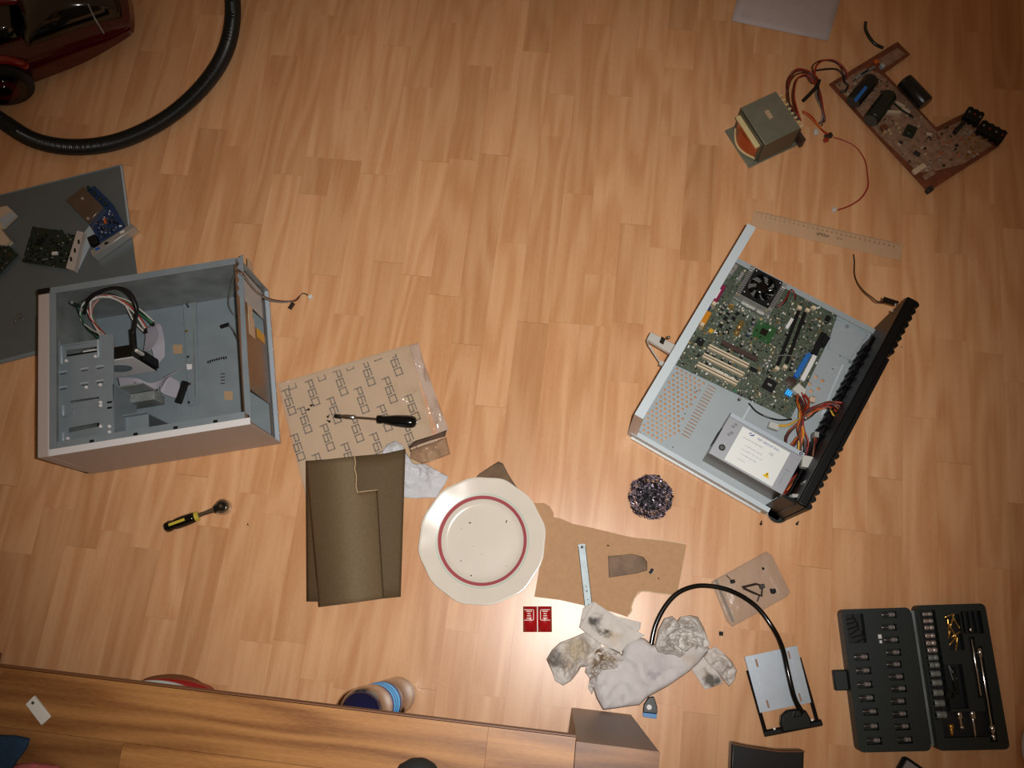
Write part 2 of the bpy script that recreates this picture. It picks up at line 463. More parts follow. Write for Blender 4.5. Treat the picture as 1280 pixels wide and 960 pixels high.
# ------------------------------------------------------------------ loose papers, boards and bags
def soft_mat(name, rgb, stains, rough=0.9, bump=0.25, bscale=700, var=0.06, vscale=60, trans=0.0):
    """paper-like surface with stains of given centre (world), radius, colour, strength"""
    m = mat(name, rgb, rough, var=var, vscale=vscale, bump=bump, bscale=bscale, spec=0.2)
    nt = m.node_tree; N = nt.nodes; L = nt.links; b = N['Principled BSDF']
    cur = b.inputs['Base Color'].links[0].from_socket
    geo = N.new('ShaderNodeTexCoord')
    nz = N.new('ShaderNodeTexNoise'); nz.inputs['Scale'].default_value = 60; nz.inputs['Detail'].default_value = 4; L.new(geo.outputs['Object'], nz.inputs['Vector'])
    sc = N.new('ShaderNodeVectorMath'); sc.operation = 'SCALE'; sc.inputs['Scale'].default_value = 0.035; L.new(nz.outputs['Color'], sc.inputs[0])
    ad = N.new('ShaderNodeVectorMath'); ad.operation = 'ADD'; L.new(geo.outputs['Object'], ad.inputs[0]); L.new(sc.outputs[0], ad.inputs[1])
    for (c, r, col, stg) in stains:
        d = N.new('ShaderNodeVectorMath'); d.operation = 'DISTANCE'; L.new(ad.outputs[0], d.inputs[0]); d.inputs[1].default_value = (c.x + 0.0175, c.y + 0.0175, c.z + 0.0175)
        mr = N.new('ShaderNodeMapRange'); mr.inputs['From Min'].default_value = r; mr.inputs['From Max'].default_value = r * 0.45
        mr.inputs['To Min'].default_value = 0; mr.inputs['To Max'].default_value = stg; L.new(d.outputs['Value'], mr.inputs[0])
        mx = N.new('ShaderNodeMix'); mx.data_type = 'RGBA'; L.new(mr.outputs[0], mx.inputs['Factor']); L.new(cur, mx.inputs[6]); mx.inputs[7].default_value = (*lin(col), 1)
        cur = mx.outputs[2]
    L.new(cur, b.inputs['Base Color'])
    return m


def Z(px, py, z=0.01): return P(px, py, z)

def sheet(name, px, matn, label, cat, z=0.0012, th=0.0006, hf=None, rings=6, per=3, jag=0, group=None, cen=None):
    pts = [P(*(list(q) + [z])[:3]) for q in px]
    f = hf or (lambda x, y, t: z)
    o = ring_sheet(pts, f, rings, per, jag, cen).build(name, matn, solid=th, smooth=60)
    if label: tag(o, label, cat, group)
    return o

def crumple(name, px, matn, label, z=0.003, amp=0.014, fq=26, seed=1.0, rings=22, per=5, cat='napkin', group=None, rim=0.25, lay=0, pw=1.0):
    pts = [P(a, b, z) for a, b in px]
    def hf(x, y, t):
        e = (1 - t ** 6) * (1 - rim) + rim
        h = 0.55 * ridged(x, y, fq, seed) + 0.3 * ridged(x, y, fq * 2.3, seed + 5) + 0.15 * ridged(x, y, fq * 5, seed + 9)
        return z + amp * (h ** pw) * e + lay
    o = ring_sheet(pts, hf, rings, per).build(name, matn, solid=0.0006, smooth=35)
    if label: tag(o, label, cat, group)
    return o

# sheet of paper at the top edge
mat('paper_top', (186, 176, 176), 0.8, bump=0.2, bscale=300, var=0.05, vscale=40)
sheet('paper_sheet', [(930, -40), (915, 26), (1035, 51), (1062, -40)], 'paper_top', 'blank whitish sheet of paper at the top edge of the floor', 'paper', z=0.002,
      hf=lambda x, y, t: 0.002 + 0.004 * max(0, math.sin((x - 0.2) * 12)) * (1 - t * t))

# printed abrasive sheets in their clear bag
mat('kraft', (188, 158, 122), 0.75, var=0.05, vscale=25, bump=0.15, bscale=400)
mat('print_brown', (92, 74, 54), 0.8)
mat('clear_film', (235, 225, 215), 0.12, trans=0.0, alpha=0.10, bump=0.9, bscale=28, spec=0.8)
mat('clear_film_soft', (226, 214, 204), 0.2, alpha=0.25, bump=0.9, bscale=40, spec=0.8)
KF = Frame(P(350, 478).xy, 0)
vK = P(516, 432) - P(350, 478); KF = Frame(P(383, 620).xy, math.degrees(math.atan2(vK.y, vK.x)))
kraft = fthing('abrasive_sheet_pack', 'tan abrasive sheet backing printed P60 all over in a clear bag', 'sandpaper', KF)
def kl(px, py, z=0.001): return KF.l(px, py, z)
kp = [kl(*q) for q in [(349, 481), (512, 434), (545, 560), (525, 583), (383, 621)]]
kr = ring_sheet([(p.x, p.y) for p in kp], lambda x, y, t: 0.0014, 4, 4); kr.build('abrasive_sheet', 'kraft', kraft, solid=0.001, smooth=0)
mb = M().prism([(p.x, p.y) for p in [kl(*q) for q in [(350, 484), (513, 437), (510, 431), (347, 480)]]], 0.0016, 0.0022); mb.build('folded_bag_edge', 'kraft', kraft)
def stroke(mb, a, b_, o, t, u, sc, wd, z):
    A = o + t * (a[0] * sc * 1.55) + u * (a[1] * sc * .92); B = o + t * (b_[0] * sc * 1.55) + u * (b_[1] * sc * .92)
    d = (B - A).normalized(); n_ = Vector((-d.y, d.x, 0)) * wd / 2; d = d * wd / 2
    q = [A - d - n_, B + d - n_, B + d + n_, A - d + n_]
    mb.add([(v.x, v.y, z) for v in q] + [(v.x, v.y, z + 0.00012) for v in q], [(4, 5, 6, 7), (0, 1, 5, 4), (1, 2, 6, 5), (2, 3, 7, 6), (3, 0, 4, 7)])
PST = [((0, 0), (0, 1)), ((0, 1), (.62, 1)), ((.62, 1), (.62, .45)), ((.62, .45), (0, .45))]
SST = [((.85, 0), (.85, 1)), ((.85, 1), (1.45, 1)), ((.85, 0), (1.5, 0)), ((1.5, 0), (1.5, .55)), ((1.5, .55), (.85, .55))]
OST = [((1.72, 0), (1.72, 1)), ((1.72, 1), (2.35, 1)), ((2.35, 1), (2.35, 0)), ((2.35, 0), (1.72, 0))]
S = 4.364
anch = [(60, 300), (188, 250), (340, 195), (488, 143), (637, 88), (145, 398), (305, 345), (455, 290), (607, 235), (730, 330), (108, 545), (268, 492), (425, 445), (580, 387), (225, 652), (382, 595), (540, 540), (712, 490)]
tdir = (kl(340 + 235 / S, 420 + 365 / S) - kl(340 + 200 / S, 420 + 262 / S)).normalized(); tdir.z = 0
udir = Vector((-tdir.y, tdir.x, 0))
for ax, ay in anch:
    o = kl(340 + ax / S, 420 + ay / S); o.z = 0
    sc = 0.0150; o = o - udir * sc * 0.15
    mb = M()
    for st in (PST, SST, OST):
        for a, b_ in st:
            m_ = o + tdir * (b_[0] * sc * 1.5) + udir * (b_[1] * sc)
            if inpoly(m_.x, m_.y, [(p.x, p.y) for p in kp]): stroke(mb, a, b_, o, tdir, udir, sc, 0.0027, 0.00145)
    if mb.v: mb.build('printed_mark', 'print_brown', kraft, smooth=0)
for ax, ay in [(112, 268), (272, 222), (425, 165), (575, 112)]:
    o = kl(340 + ax / S, 420 + ay / S); o.z = 0; mb = M()
    for a, b_ in (((0, 0), (.4, 0)), ((.4, 0), (.4, 1)), ((.4, 1), (0, 1))): stroke(mb, a, b_, o - udir * 0.008 - tdir * 0.002, tdir, udir, 0.0155, 0.0022, 0.00145)
    mb.build('printed_mark', 'print_brown', kraft, smooth=0)
# the bag: film over the sheet with the crumpled open end
bagp = [kl(*q) for q in [(346, 479), (424, 457), (512, 431), (523, 428), (530, 452), (546, 500), (562, 540), (552, 552), (528, 562), (505, 560), (470, 596), (382, 622)]]
def bagz(x, y, t):
    e = max(0.0, x - 0.205)
    return 0.0026 + 0.016 * min(1, e * 25) * ridged(x, y, 20, 3.3) * (1 - t ** 8) + 0.0015 * ridged(x, y, 14, 8)
ring_sheet([(p.x, p.y) for p in bagp], bagz, 16, 5).build('clear_bag', 'clear_film', kraft, solid=0.0002, smooth=50)
end = [kl(*q) for q in [(512, 433), (523, 429), (530, 452), (547, 500), (561, 537), (549, 545), (533, 498), (520, 462)]]
ring_sheet([(p.x, p.y) for p in end], lambda x, y, t: 0.004 + 0.014 * ridged(x, y, 30, 6.1) * (1 - t ** 6), 10, 6).build('bag_opening', 'clear_film_soft', kraft, solid=0.0002, smooth=35)
mat('brown_flap', (84, 62, 48), 0.8)
fl_ = [kl(*q) for q in [(513, 560), (522, 553), (542, 547), (560, 540), (558, 548), (540, 553), (526, 558), (514, 563)]]
ring_sheet([(p.x, p.y) for p in fl_], lambda x, y, t: 0.020 + 0.004 * (1 - t), 3, 3).build('torn_bag_fold', 'brown_flap', kraft, solid=0.001)
crn = [kl(*q) for q in [(514, 563), (530, 557), (558, 547), (563, 568), (540, 577), (528, 580), (513, 573)]]
mat('bag_corner', (176, 142, 112), 0.3, alpha=0.75, bump=0.6, bscale=60)
ring_sheet([(p.x, p.y) for p in crn], lambda x, y, t: 0.004 + 0.011 * ridged(x, y, 32, 2.2) * (1 - t ** 4), 10, 5).build('bag_corner', 'bag_corner', kraft, solid=0.0003, smooth=35)

# screws resting on it
mat('steel', (150, 150, 150), 0.28, metal=1.0)
mat('dark_steel', (70, 66, 62), 0.35, metal=1.0)
mat('black_metal', (28, 26, 24), 0.4, metal=0.6)
def make_screw(px, py, z, rz, label, group=None, material='black_metal', s=1.0):
    p = P(px, py, z); t = thing('screw', label, 'screw', (p.x, p.y, z), RD(rz), group)
    M().lathe([(0.0001, 0), (0.0028 * s, 0.0002), (0.003 * s, 0.0012), (0.0012 * s, 0.0024), (0.0001, 0.0024)], 10).build('screw_head', material, t)
    me = M().tube([(0, 0, 0.0014), (0.007 * s, 0, 0.0014)], 0.0013 * s, 8); me.build('screw_shank', material, t)
    return t
for i, (a, b_, rz, lb) in enumerate([(389, 507, 20, 'upper screw of the touching pair left on the printed tan sheet'), (386, 512, 200, 'lower screw of the touching pair left on the printed tan sheet'), (410, 521, 60, 'tiny upper black screw beside the nut driver tip'), (412, 527, 160, 'tiny lower black screw beside the nut driver tip')]):
    make_screw(a, b_, 0.0032, rz, lb, None, s=0.85)
for a, b_, rz, lb in [(951, 655, 80, 'small screw on the floor below the black bezel, left one'), (996, 655, 60, 'small screw on the floor below the black bezel, right one'), (310, 656, 100, 'tiny dark screw on the floor right of the ratchet')]:
    make_screw(a, b_, 0, rz, lb, s=0.9 if a > 400 else 0.5)
for a, b_, rz, lb in [(23, 394, 30, 'shiny screw on the grey side panel, largest of the cluster'), (28, 398, 170, 'screw touching the shiny one on the grey side panel'), (19, 400, 260, 'left screw of the cluster on the grey side panel')]:
    make_screw(a, b_, 0.008, rz, lb, None, material='steel', s=1.0)

# nut driver
mat('black_rubber', (16, 20, 18), 0.32)
mat('chrome', (200, 200, 200), 0.13, metal=1.0)
mat('black_gloss', (8, 9, 9), 0.16)
a, b_ = P(418, 520, 0.014), P(521, 528, 0.014); d = b_ - a; Ld = d.length
nd = thing('nut_driver', 'black handled nut driver lying on the printed tan sheet', 'tool', (a.x, a.y, 0.003), math.atan2(d.y, d.x))
def axl(prof, z, n=20, m=0, lob=0):
    mb = M(); vs = []
    for x, r in prof:
        for j in range(n):
            q = 2 * pi * j / n; rr = r * (1 + lob * cos(6 * q)); vs.append((x, rr * cos(q), z + rr * sin(q)))
    k = len(prof); fs = [(i * n + j, (i + 1) * n + j, (i + 1) * n + (j + 1) % n, i * n + (j + 1) % n) for i in range(k - 1) for j in range(n)]
    fs += [tuple(range(n)), tuple(range(k * n - 1, (k - 1) * n - 1, -1))]
    return mb.add(vs, fs, m)
axl([(Ld * .52, .0068), (Ld * .525, .0082), (Ld * .56, .0086), (Ld * .60, .0075), (Ld * .66, .0092), (Ld * .76, .0115), (Ld * .88, .0125), (Ld * .95, .0118), (Ld * .985, .009), (Ld, .003)], 0.0125, 24, lob=0.05).build('handle', 'black_gloss', nd, smooth=60)
axl([(Ld * .10, .0028), (Ld * .53, .0028)], 0.0125, 10).build('shaft', 'chrome', nd)
axl([(Ld * .10, .0042), (Ld * .14, .0052), (Ld * .24, .0052), (Ld * .26, .003)], 0.0125, 12).build('socket_end', 'chrome', nd)
axl([(0, .0035), (Ld * .02, .0046), (Ld * .08, .0046), (Ld * .105, .003)], 0.0105, 6).build('hex_bolt', 'dark_steel', nd)
axl([(Ld * .995, .0022), (Ld * 1.008, .0018)], 0.0125, 10).build('end_pin', 'steel', nd)

# two curled dark abrasive sheets
mat('dark_sandpaper', (112, 94, 68), 0.62, var=0.12, vscale=300, bump=0.5, bscale=900, spec=0.35)
mat('dark_sandpaper_worn', (96, 78, 54), 0.66, var=0.12, vscale=300, bump=0.5, bscale=900, spec=0.3)
mat('torn_edge', (196, 168, 128), 0.8)
def curl(name, px_top, px_bot, hfun, matn, label, n=26, zb=0.004):
    """sheet ruled between two pixel curves (top, bottom), same number of points; hfun(u) height across"""
    vs = []; k = len(px_top)
    rows_ = 10
    for i in range(n + 1):
        u = i / n * (k - 1); j = min(int(u), k - 2); f = u - j
        z = hfun(i / n)
        A = P(px_top[j][0] + (px_top[j + 1][0] - px_top[j][0]) * f, px_top[j][1] + (px_top[j + 1][1] - px_top[j][1]) * f, z)
        B = P(px_bot[j][0] + (px_bot[j + 1][0] - px_bot[j][0]) * f, px_bot[j][1] + (px_bot[j + 1][1] - px_bot[j][1]) * f, z)
        for r in range(rows_ + 1): vs.append(A.lerp(B, r / rows_))
    fs = [(i * (rows_ + 1) + r, i * (rows_ + 1) + r + 1, (i + 1) * (rows_ + 1) + r + 1, (i + 1) * (rows_ + 1) + r) for i in range(n) for r in range(rows_)]
    o = M().add(vs, fs).build(name, matn, solid=0.0012, smooth=60); tag(o, label, 'sandpaper'); return o
curl('sandpaper_sheet', [(382, 576), (410, 574), (445, 570), (480, 567), (507, 561)], [(383, 752), (410, 752), (440, 751), (470, 749), (501, 746)],
     lambda u: 0.004 + 0.018 * u + 0.030 * math.sin(pi * u) ** 0.9, 'dark_sandpaper_worn', 'dark brown abrasive sheet with notched corner, underneath the other curled one')
# upper sheet has a torn notch: two ruled pieces in one mesh
def zz(u):
    ul = min(1, max(0, 0.06 + u * 0.74)); return 0.009 + 0.018 * ul + 0.030 * math.sin(pi * ul) ** 0.9 + 0.034 * math.sin(pi * min(1, max(0, u)) ** 0.85) ** 0.9
up = M(); NX, NY = 30, 24; vs = []; idx = {}
TL, TR, BL, BR = (382, 577), (469, 568), (398, 759), (480, 748)
def upt(u, v):
    # u across, v down; the right rim steps in at the notch
    if v < 0.30: ur = 0.70 + 0.03 * math.sin(v * 40) * 0.5
    else: ur = 1.0
    ax = TL[0] + (BL[0] - TL[0]) * v; ay = TL[1] + (BL[1] - TL[1]) * v
    bx = TR[0] + (BR[0] - TR[0]) * v; by = TR[1] + (BR[1] - TR[1]) * v
    return ur, lambda q: P(ax + (bx - ax) * q, ay + (by - ay) * q, zz(q))
for j in range(NY + 1):
    v = j / NY
    for i in range(NX + 1):
        ur, f = upt(0, v); vs.append(f(i / NX))
fs = []; kcut = int(NX * 0.70)
jc = int(NY * 0.28)
for j in range(NY):
    for i in range(NX):
        if j < jc and i >= kcut: continue
        fs.append((j * (NX + 1) + i, (j + 1) * (NX + 1) + i, (j + 1) * (NX + 1) + i + 1, j * (NX + 1) + i + 1))
# widen: slanted torn line
for j in range(jc + 1):
    for i in (kcut,):
        q = vs[j * (NX + 1) + i]; vs[j * (NX + 1) + i] = q + Vector((0.0015 * math.sin(j * 2.3), 0, 0))
up.add(vs, fs)
us = up.build('sandpaper_sheet', 'dark_sandpaper', solid=0.0012, smooth=60)
tag(us, 'dark brown curled abrasive sheet with torn notch, lying on top of the other', 'sandpaper')
te = [vs[j * (NX + 1) + kcut] + Vector((0.0006, 0, 0.0006)) for j in range(jc + 1)] + [vs[jc * (NX + 1) + i] + Vector((0, 0.0008, 0.0006)) for i in range(kcut + 1, NX + 1)]
M().tube(te, 0.0009, 5).build('torn_edge', 'torn_edge', us)

# napkins
base_n = (205, 198, 192)
def NM(name, st, rgb=base_n): return soft_mat(name, rgb, st)
gz = (70, 66, 60); br = (150, 120, 80); lg = (150, 142, 138)
NM('tissue_plain', [], (200, 200, 204))
crumple('tissue', [(478, 565), (484, 556), (494, 551), (503, 556), (508, 566), (517, 580), (532, 580), (548, 589), (561, 596), (556, 606), (545, 622), (520, 623), (504, 622), (496, 600), (484, 585)], 'tissue_plain', 'thin white tissue sticking out from under the curled brown sheets', z=0.004, amp=0.014, fq=22, seed=4.4, cat='tissue')
c = Z(700, 833); NM('napkin_left', [(Z(696, 823), .022, gz, .75), (Z(722, 812), .03, (170, 150, 110), .6), (Z(712, 830), .02, br, .4)])
crumple('napkin', [(683, 824), (690, 812), (700, 803), (718, 796), (732, 790), (746, 796), (754, 812), (752, 826), (742, 832), (726, 834), (722, 841), (714, 851), (704, 857), (694, 851), (690, 840)], 'napkin_left', 'crumpled white napkin with brown dirt, leftmost of the heap', amp=0.024, fq=20, seed=2.1)
NM('napkin_dirty', [(Z(748, 818), .018, (120, 92, 58), .9), (Z(745, 834), .015, (130, 104, 66), .8), (Z(760, 826), .016, (150, 128, 96), .6)])
crumple('napkin', [(733, 830), (746, 812), (756, 808), (772, 814), (782, 822), (772, 836), (756, 842), (742, 850), (740, 868), (735, 860), (737, 848), (731, 840)], 'napkin_dirty', 'wadded napkin with brown grease between folded and large white napkins', amp=0.034, fq=34, seed=7.7, pw=1.2)
# folded napkin with a dark smudge, double layered
NM('napkin_folded', [(Z(743, 778, .012), .020, (78, 76, 72), .95), (Z(750, 789, .012), .013, (84, 78, 70), .95), (Z(760, 794, .012), .011, (70, 66, 60), .9), (Z(766, 797, .012), .020, (190, 168, 132), .5)])
sheet('napkin', [(729, 760), (724, 784), (738, 796), (780, 812), (800, 786), (801, 778), (770, 770), (742, 752)], 'napkin_folded', 'lower layer of the folded white napkin under its smudged top', 'napkin', z=0.010, hf=lambda x, y, t: 0.010 + 0.004 * ridged(x, y, 18, 3), rings=14, per=4)
sheet('napkin', [(743, 752), (724, 784), (732, 790), (748, 803), (776, 816), (784, 806), (806, 794), (790, 786), (762, 768)], 'napkin_folded', 'folded white napkin with dark grey smudge at the bottom end of the metal strip', 'napkin', z=0.018, hf=lambda x, y, t: 0.018 + 0.006 * ridged(x, y, 13, 1.5) + 0.003 * ridged(x, y, 40, 2.5), rings=20, per=5)
NM('napkin_large', [(Z(816, 842, .015), .014, (140, 130, 140), .5), (Z(750, 858, .015), .013, (150, 138, 138), .45), (Z(828, 833, .015), .02, (176, 168, 170), .45), (Z(778, 873, .015), .010, (165, 150, 156), .4), (Z(862, 821, .015), .018, (190, 170, 150), .5)], (203, 199, 198))
def big(x, y, t):
    return 0.012 + (0.011 * ridged(x, y, 9, 6.3) + 0.005 * ridged(x, y, 24, 2.9)) * (1 - 0.6 * t ** 8) - 0.008 * t ** 10
def bigpts(px): return [P(a, b, 0.016) for a, b in px]
o = ring_sheet(bigpts([(779, 812), (785, 800), (793, 796), (806, 798), (816, 806), (830, 800), (850, 804), (882, 804), (888, 812), (874, 829), (862, 840), (836, 858), (810, 872), (800, 882), (770, 886), (754, 888), (746, 874), (737, 848), (748, 838), (768, 834), (776, 826)]), big, 26, 6).build('napkin', 'napkin_large', solid=0.0006, smooth=40)
tag(o, 'large faintly spotted white napkin spread across the middle of the heap', 'napkin')
NM('napkin_crushed', [(Z(835, 804, .03), .02, (150, 142, 134), .5), (Z(864, 806, .03), .02, (168, 158, 146), .5)], (210, 206, 200))
crumple('napkin', [(818, 808), (822, 788), (830, 773), (840, 770), (846, 776), (850, 771), (862, 769), (872, 771), (879, 784), (884, 798), (888, 806), (878, 814), (862, 812), (850, 822), (842, 818), (832, 818), (822, 815)], 'napkin_crushed', 'crushed white napkin standing up just right of the black cable arch', z=0.014, amp=0.042, fq=24, seed=5.1, rings=26)
NM('napkin_square', [(Z(890, 850, .01), .018, (60, 58, 54), .85), (Z(884, 842, .01), .012, (120, 108, 90), .6)])
sheet('napkin', [(864, 836), (879, 820), (890, 826), (901, 846), (904, 854), (881, 862)], 'napkin_square', 'small folded napkin square with black smudge at the right of the heap', 'napkin', z=0.006, hf=lambda x, y, t: 0.006 + 0.003 * ridged(x, y, 25, 7), rings=10, per=4)
NM('napkin_curled', [(Z(896, 832, .02), .014, (150, 140, 132), .3)])
crumple('napkin', [(880, 822), (886, 812), (894, 808), (904, 816), (914, 826), (921, 838), (918, 850), (911, 858), (904, 850), (895, 838), (886, 830)], 'napkin_curled', 'curled white napkin, rightmost of the heap', z=0.010, amp=0.026, fq=18, seed=9.4)

# cardboard and things on it
mat('cardboard', (180, 141, 103), 0.8, var=0.06, vscale=120, bump=0.2, bscale=600)
mat('cardboard_core', (222, 196, 166), 0.85)
CBP = [(667, 629), (680, 629), (687, 633), (692, 641), (692, 647), (700, 648), (716, 655), (740, 660), (760, 665), (790, 672), (830, 676), (858, 681), (852, 712), (846, 744), (830, 742), (803, 739), (795, 745), (790, 757), (789, 764), (784, 771), (772, 767), (755, 762), (735, 758), (700, 750), (668, 746), (676, 700), (681, 675), (672, 640)]
cb = M().prism([P(a, b, 0.0005).xy for a, b in CBP], 0.0003, 0.0036).build('cardboard_piece', 'cardboard', smooth=0)
tag(cb, 'large torn piece of brown cardboard right of the plate', 'cardboard')
te = [P(a, b, 0.0035) for a, b in [(846, 744.5), (830, 742.5), (803, 739.5), (795, 745), (790, 757), (789, 764), (784.5, 771)]]
te2 = cr(te, 6); te2 = [q + Vector((rnd.uniform(-.0006, .0006), rnd.uniform(-.0006, .0006), 0)) for q in te2]
M().tube(te2, 0.0013, 5).build('torn_edge', 'cardboard_core', cb)
te = cr([P(a, b, 0.0035) for a, b in [(692, 646), (716, 654.5), (760, 664.5), (790, 671.5), (830, 675.5), (858, 680.5)]], 8)
M().tube([q + Vector((rnd.uniform(-.0006, .0006), rnd.uniform(-.0006, .0006), -0.0008)) for q in te], 0.0009, 5).build('torn_edge', 'cardboard_core', cb)
mat('sanding_grey', (126, 104, 86), 0.85, var=0.25, vscale=45, bump=0.4, bscale=500)
o = sheet('abrasive_scrap', [(760, 695), (775, 694), (790, 692), (804, 696), (809, 702), (809, 713), (795, 717), (761, 722)], 'sanding_grey', 'small worn grey brown abrasive scrap on the cardboard', 'sandpaper', z=0.006, hf=lambda x, y, t: 0.0055 + 0.004 * ridged(x, y, 22, 4) * (1 - t ** 4), rings=10, per=4)
mat('black_plastic', (15, 15, 15), 0.6, spec=0.25)
def chip(name, px, py, z, sx, sy, sz, rz, label, cat='chip', m='black_plastic', par=None, legs=True):
    p = P(px, py, z); t = thing(name, label, cat, (p.x, p.y, z), RD(rz))
    M().b(-sx / 2, sx / 2, -sy / 2, sy / 2, 0.0003, sz).build('chip_body', m, t, bevel=0.0003)
    mb = M()
    for q in (-1, 1):
        for i in range(3): mb.b(-sx / 2 + sx * (i + .3) / 3, -sx / 2 + sx * (i + .5) / 3, q * sy / 2 - .0004, q * sy / 2 + 0.001, 0, 0.0006)
    mb.build('chip_pins', 'steel', t); return t
chip('rubber_chip', 814, 714, 0.004, 0.010, 0.006, 0.004, -120, 'tiny black clip beside the grey scrap on cardboard')
chip('jumper_cap', 901, 792, 0.0, 0.007, 0.0075, 0.005, 5, 'tiny black square jumper on the floor above the curled napkin', 'jumper')
mat('crumb_brown', (96, 64, 40), 0.8)
def crumb(px, py, z, s, label, grp=None, m='crumb_brown', e=1.6, rz=0):
    p = P(px, py, z); mb = M(); mb.ball((0, 0, s * 0.5), s, 8, sz=0.5)
    mb.v = [(v[0] * e * (1 + 0.25 * sin(9 * v[1] / s)), v[1], v[2]) for v in mb.v]
    o = mb.build('crumb', m, None, (p.x, p.y, z), RD(rz)); tag(o, label, 'crumb', grp); return o
crumb(760, 682, 0.0036, 0.0017, 'brown crumb on the cardboard above the grey scrap')
crumb(823, 723, 0.0036, 0.0013, 'small brown crumb on the cardboard near its right edge', rz=80)
crumb(1127, 434, 0, 0.0012, 'small speck on the floor right of the ribbed black bezel')

# silver strip with holes
mat('zinc', (160, 174, 178), 0.5, metal=0.15, var=0.14, vscale=60)
mat('hole_dark2', (70, 66, 60), 0.7)
a, b_ = P(727, 680, 0.006), P(736, 761, 0.006); d = b_ - a
sp = thing('metal_strip', 'narrow silver metal strip with holes lying on the cardboard', 'metal strip', (a.x, a.y, 0.0037), math.atan2(d.y, d.x))
Ls = d.length; wz = 0.0145
M().prism([(0, -wz * .35), (0.003, -wz / 2), (Ls, -wz / 2), (Ls, wz / 2), (0.003, wz / 2), (0, wz * .35)], 0.0022, 0.0034).b(0.004, Ls, wz / 2 - 0.001, wz / 2, 0, 0.0034).b(0.004, Ls, -wz / 2, -wz / 2 + 0.001, 0, 0.0034).build('strip_body', 'zinc', sp)
for f, r in ((.05, .0026), (.66, .0012), (.73, .0014), (.86, .001), (.94, .0013)):
    M().cyl((Ls * f, 0, 0.0033), (Ls * f, 0, 0.00365), r, 10).build('hole_rim', 'hole_dark2', sp)

# red folded packet
mat('red_card', (168, 18, 22), 0.32, coat=0.3)
mat('cream_print', (236, 222, 210), 0.5)
RF = Frame(P(654, 790).xy, math.degrees(math.atan2(*reversed((P(689, 790) - P(654, 790)).xy))))
rc = fthing('red_packet', 'small red folded card packet with pale printed panels on the floor', 'packet', RF)
W_ = RF.l(690, 790).x; H_ = RF.l(654, 758).y
hz = lambda x: 0.002 + 0.006 * abs(math.sin(pi * (x / W_)))
mb = M(); n = 16
vs = []
for i in range(n + 1):
    x = W_ * i / n; z = 0.001 + 0.0075 * (math.sin(pi * ((x / W_ * 2) % 1 if x < W_ else 1))) ** 0.8 if 0 < i < n else 0.001
    vs += [(x, 0, z), (x, H_, z)]
mb.add(vs, [(2 * i, 2 * i + 2, 2 * i + 3, 2 * i + 1) for i in range(n)]); mb.build('card_cover', 'red_card', rc, solid=0.0006, smooth=70)
M().b(W_ * .485, W_ * .515, 0.0005, H_ - 0.0005, 0.0012, 0.0024).build('white_spine', 'cream_print', rc)
for s_, x0 in ((0, 0.04), (1, 0.60)):
    zt = 0.0088
    xa, xb = W_ * x0, W_ * (x0 + 0.34); ya, yb = H_ * 0.45, H_ * 0.88
    mb = M(); lw = 0.0011
    mb.b(xa, xb, yb - lw, yb, 0.0072, zt).b(xa, xb, ya, ya + lw, 0.0072, zt)
    mb.b(xb - lw, xb, ya, yb, 0.005, zt) if s_ == 0 else mb.b(xa, xa + lw, ya, yb, 0.005, zt)
    mb.build('printed_frame', 'cream_print', rc)
    for i, q in enumerate((.2, .42, .62, .82)):
        y = ya + (yb - ya) * q; wd = (0.6, 0.5, 0.4, 0.7)[i] * (xb - xa) * 0.8; cx_ = (xa + xb) / 2
        M().b(cx_ - wd / 2, cx_ + wd / 2, y - 0.0007, y + 0.0007, 0.0072, zt).build('printed_line', 'cream_print', rc)

# plate
mat('glaze', (220, 211, 198), 0.16, coat=0.5, var=0.02, vscale=20)
mat('red_band', (176, 88, 94), 0.2, coat=0.5)
mat('green_band', (190, 202, 190), 0.18, coat=0.5)
pc = (P(602.5, 675, 0.018)); PR = (P(681, 672, 0.018) - P(524, 672, 0.018)).length / 2
plate = thing('dinner_plate', 'cream dinner plate with scalloped rim and red ring on the floor', 'plate', (pc.x, pc.y, 0.0012), 0.3)
wav = lambda q, r: 1 + 0.012 * max(0, (r - 0.085) / 0.03) * (abs(cos(q * 3)) ** 0.6 - 0.5) + 0.010 * max(0, (r - 0.085) / 0.03) * cos(q * 12)
k_ = PR / 0.122
def zs(r): # inner surface height
    r = r / k_
    if r < 0.07: return 0.0045
    if r < 0.086: return 0.0045 + 0.0085 * ((r - 0.07) / 0.016) ** 1.5
    return 0.013 + 0.006 * ((r - 0.086) / 0.036)
rs = [0.0001, 0.03, 0.055, 0.068, 0.072, 0.076, 0.079, 0.0805]
prof = [(r * k_, zs(r * k_)) for r in rs]
body = prof + [(r * k_, zs(r * k_)) for r in (0.0845, 0.086, 0.09, 0.1, 0.11, 0.118, 0.1215)]
under = [(0.1222 * k_, 0.0185), (0.121 * k_, 0.0165), (0.1 * k_, 0.0125), (0.086 * k_, 0.009), (0.07 * k_, 0.0015), (0.066 * k_, 0.0), (0.06 * k_, 0.0), (0.058 * k_, 0.0015), (0.0001, 0.0015)]
M().lathe(body + under, 96, fr=wav).build('plate_body', 'glaze', plate, smooth=60)
rb = [0.0803, 0.0845]
M().lathe([(r * k_, zs(r * k_) + 0.00025) for r in (0.0803, 0.0815, 0.083, 0.0847, 0.0866)] + [(0.0866 * k_, zs(0.0866 * k_) - .0003), (0.0803 * k_, zs(0.0803 * k_) - 0.0003)], 96, close=True).build('red_ring', 'red_band', plate, smooth=60)
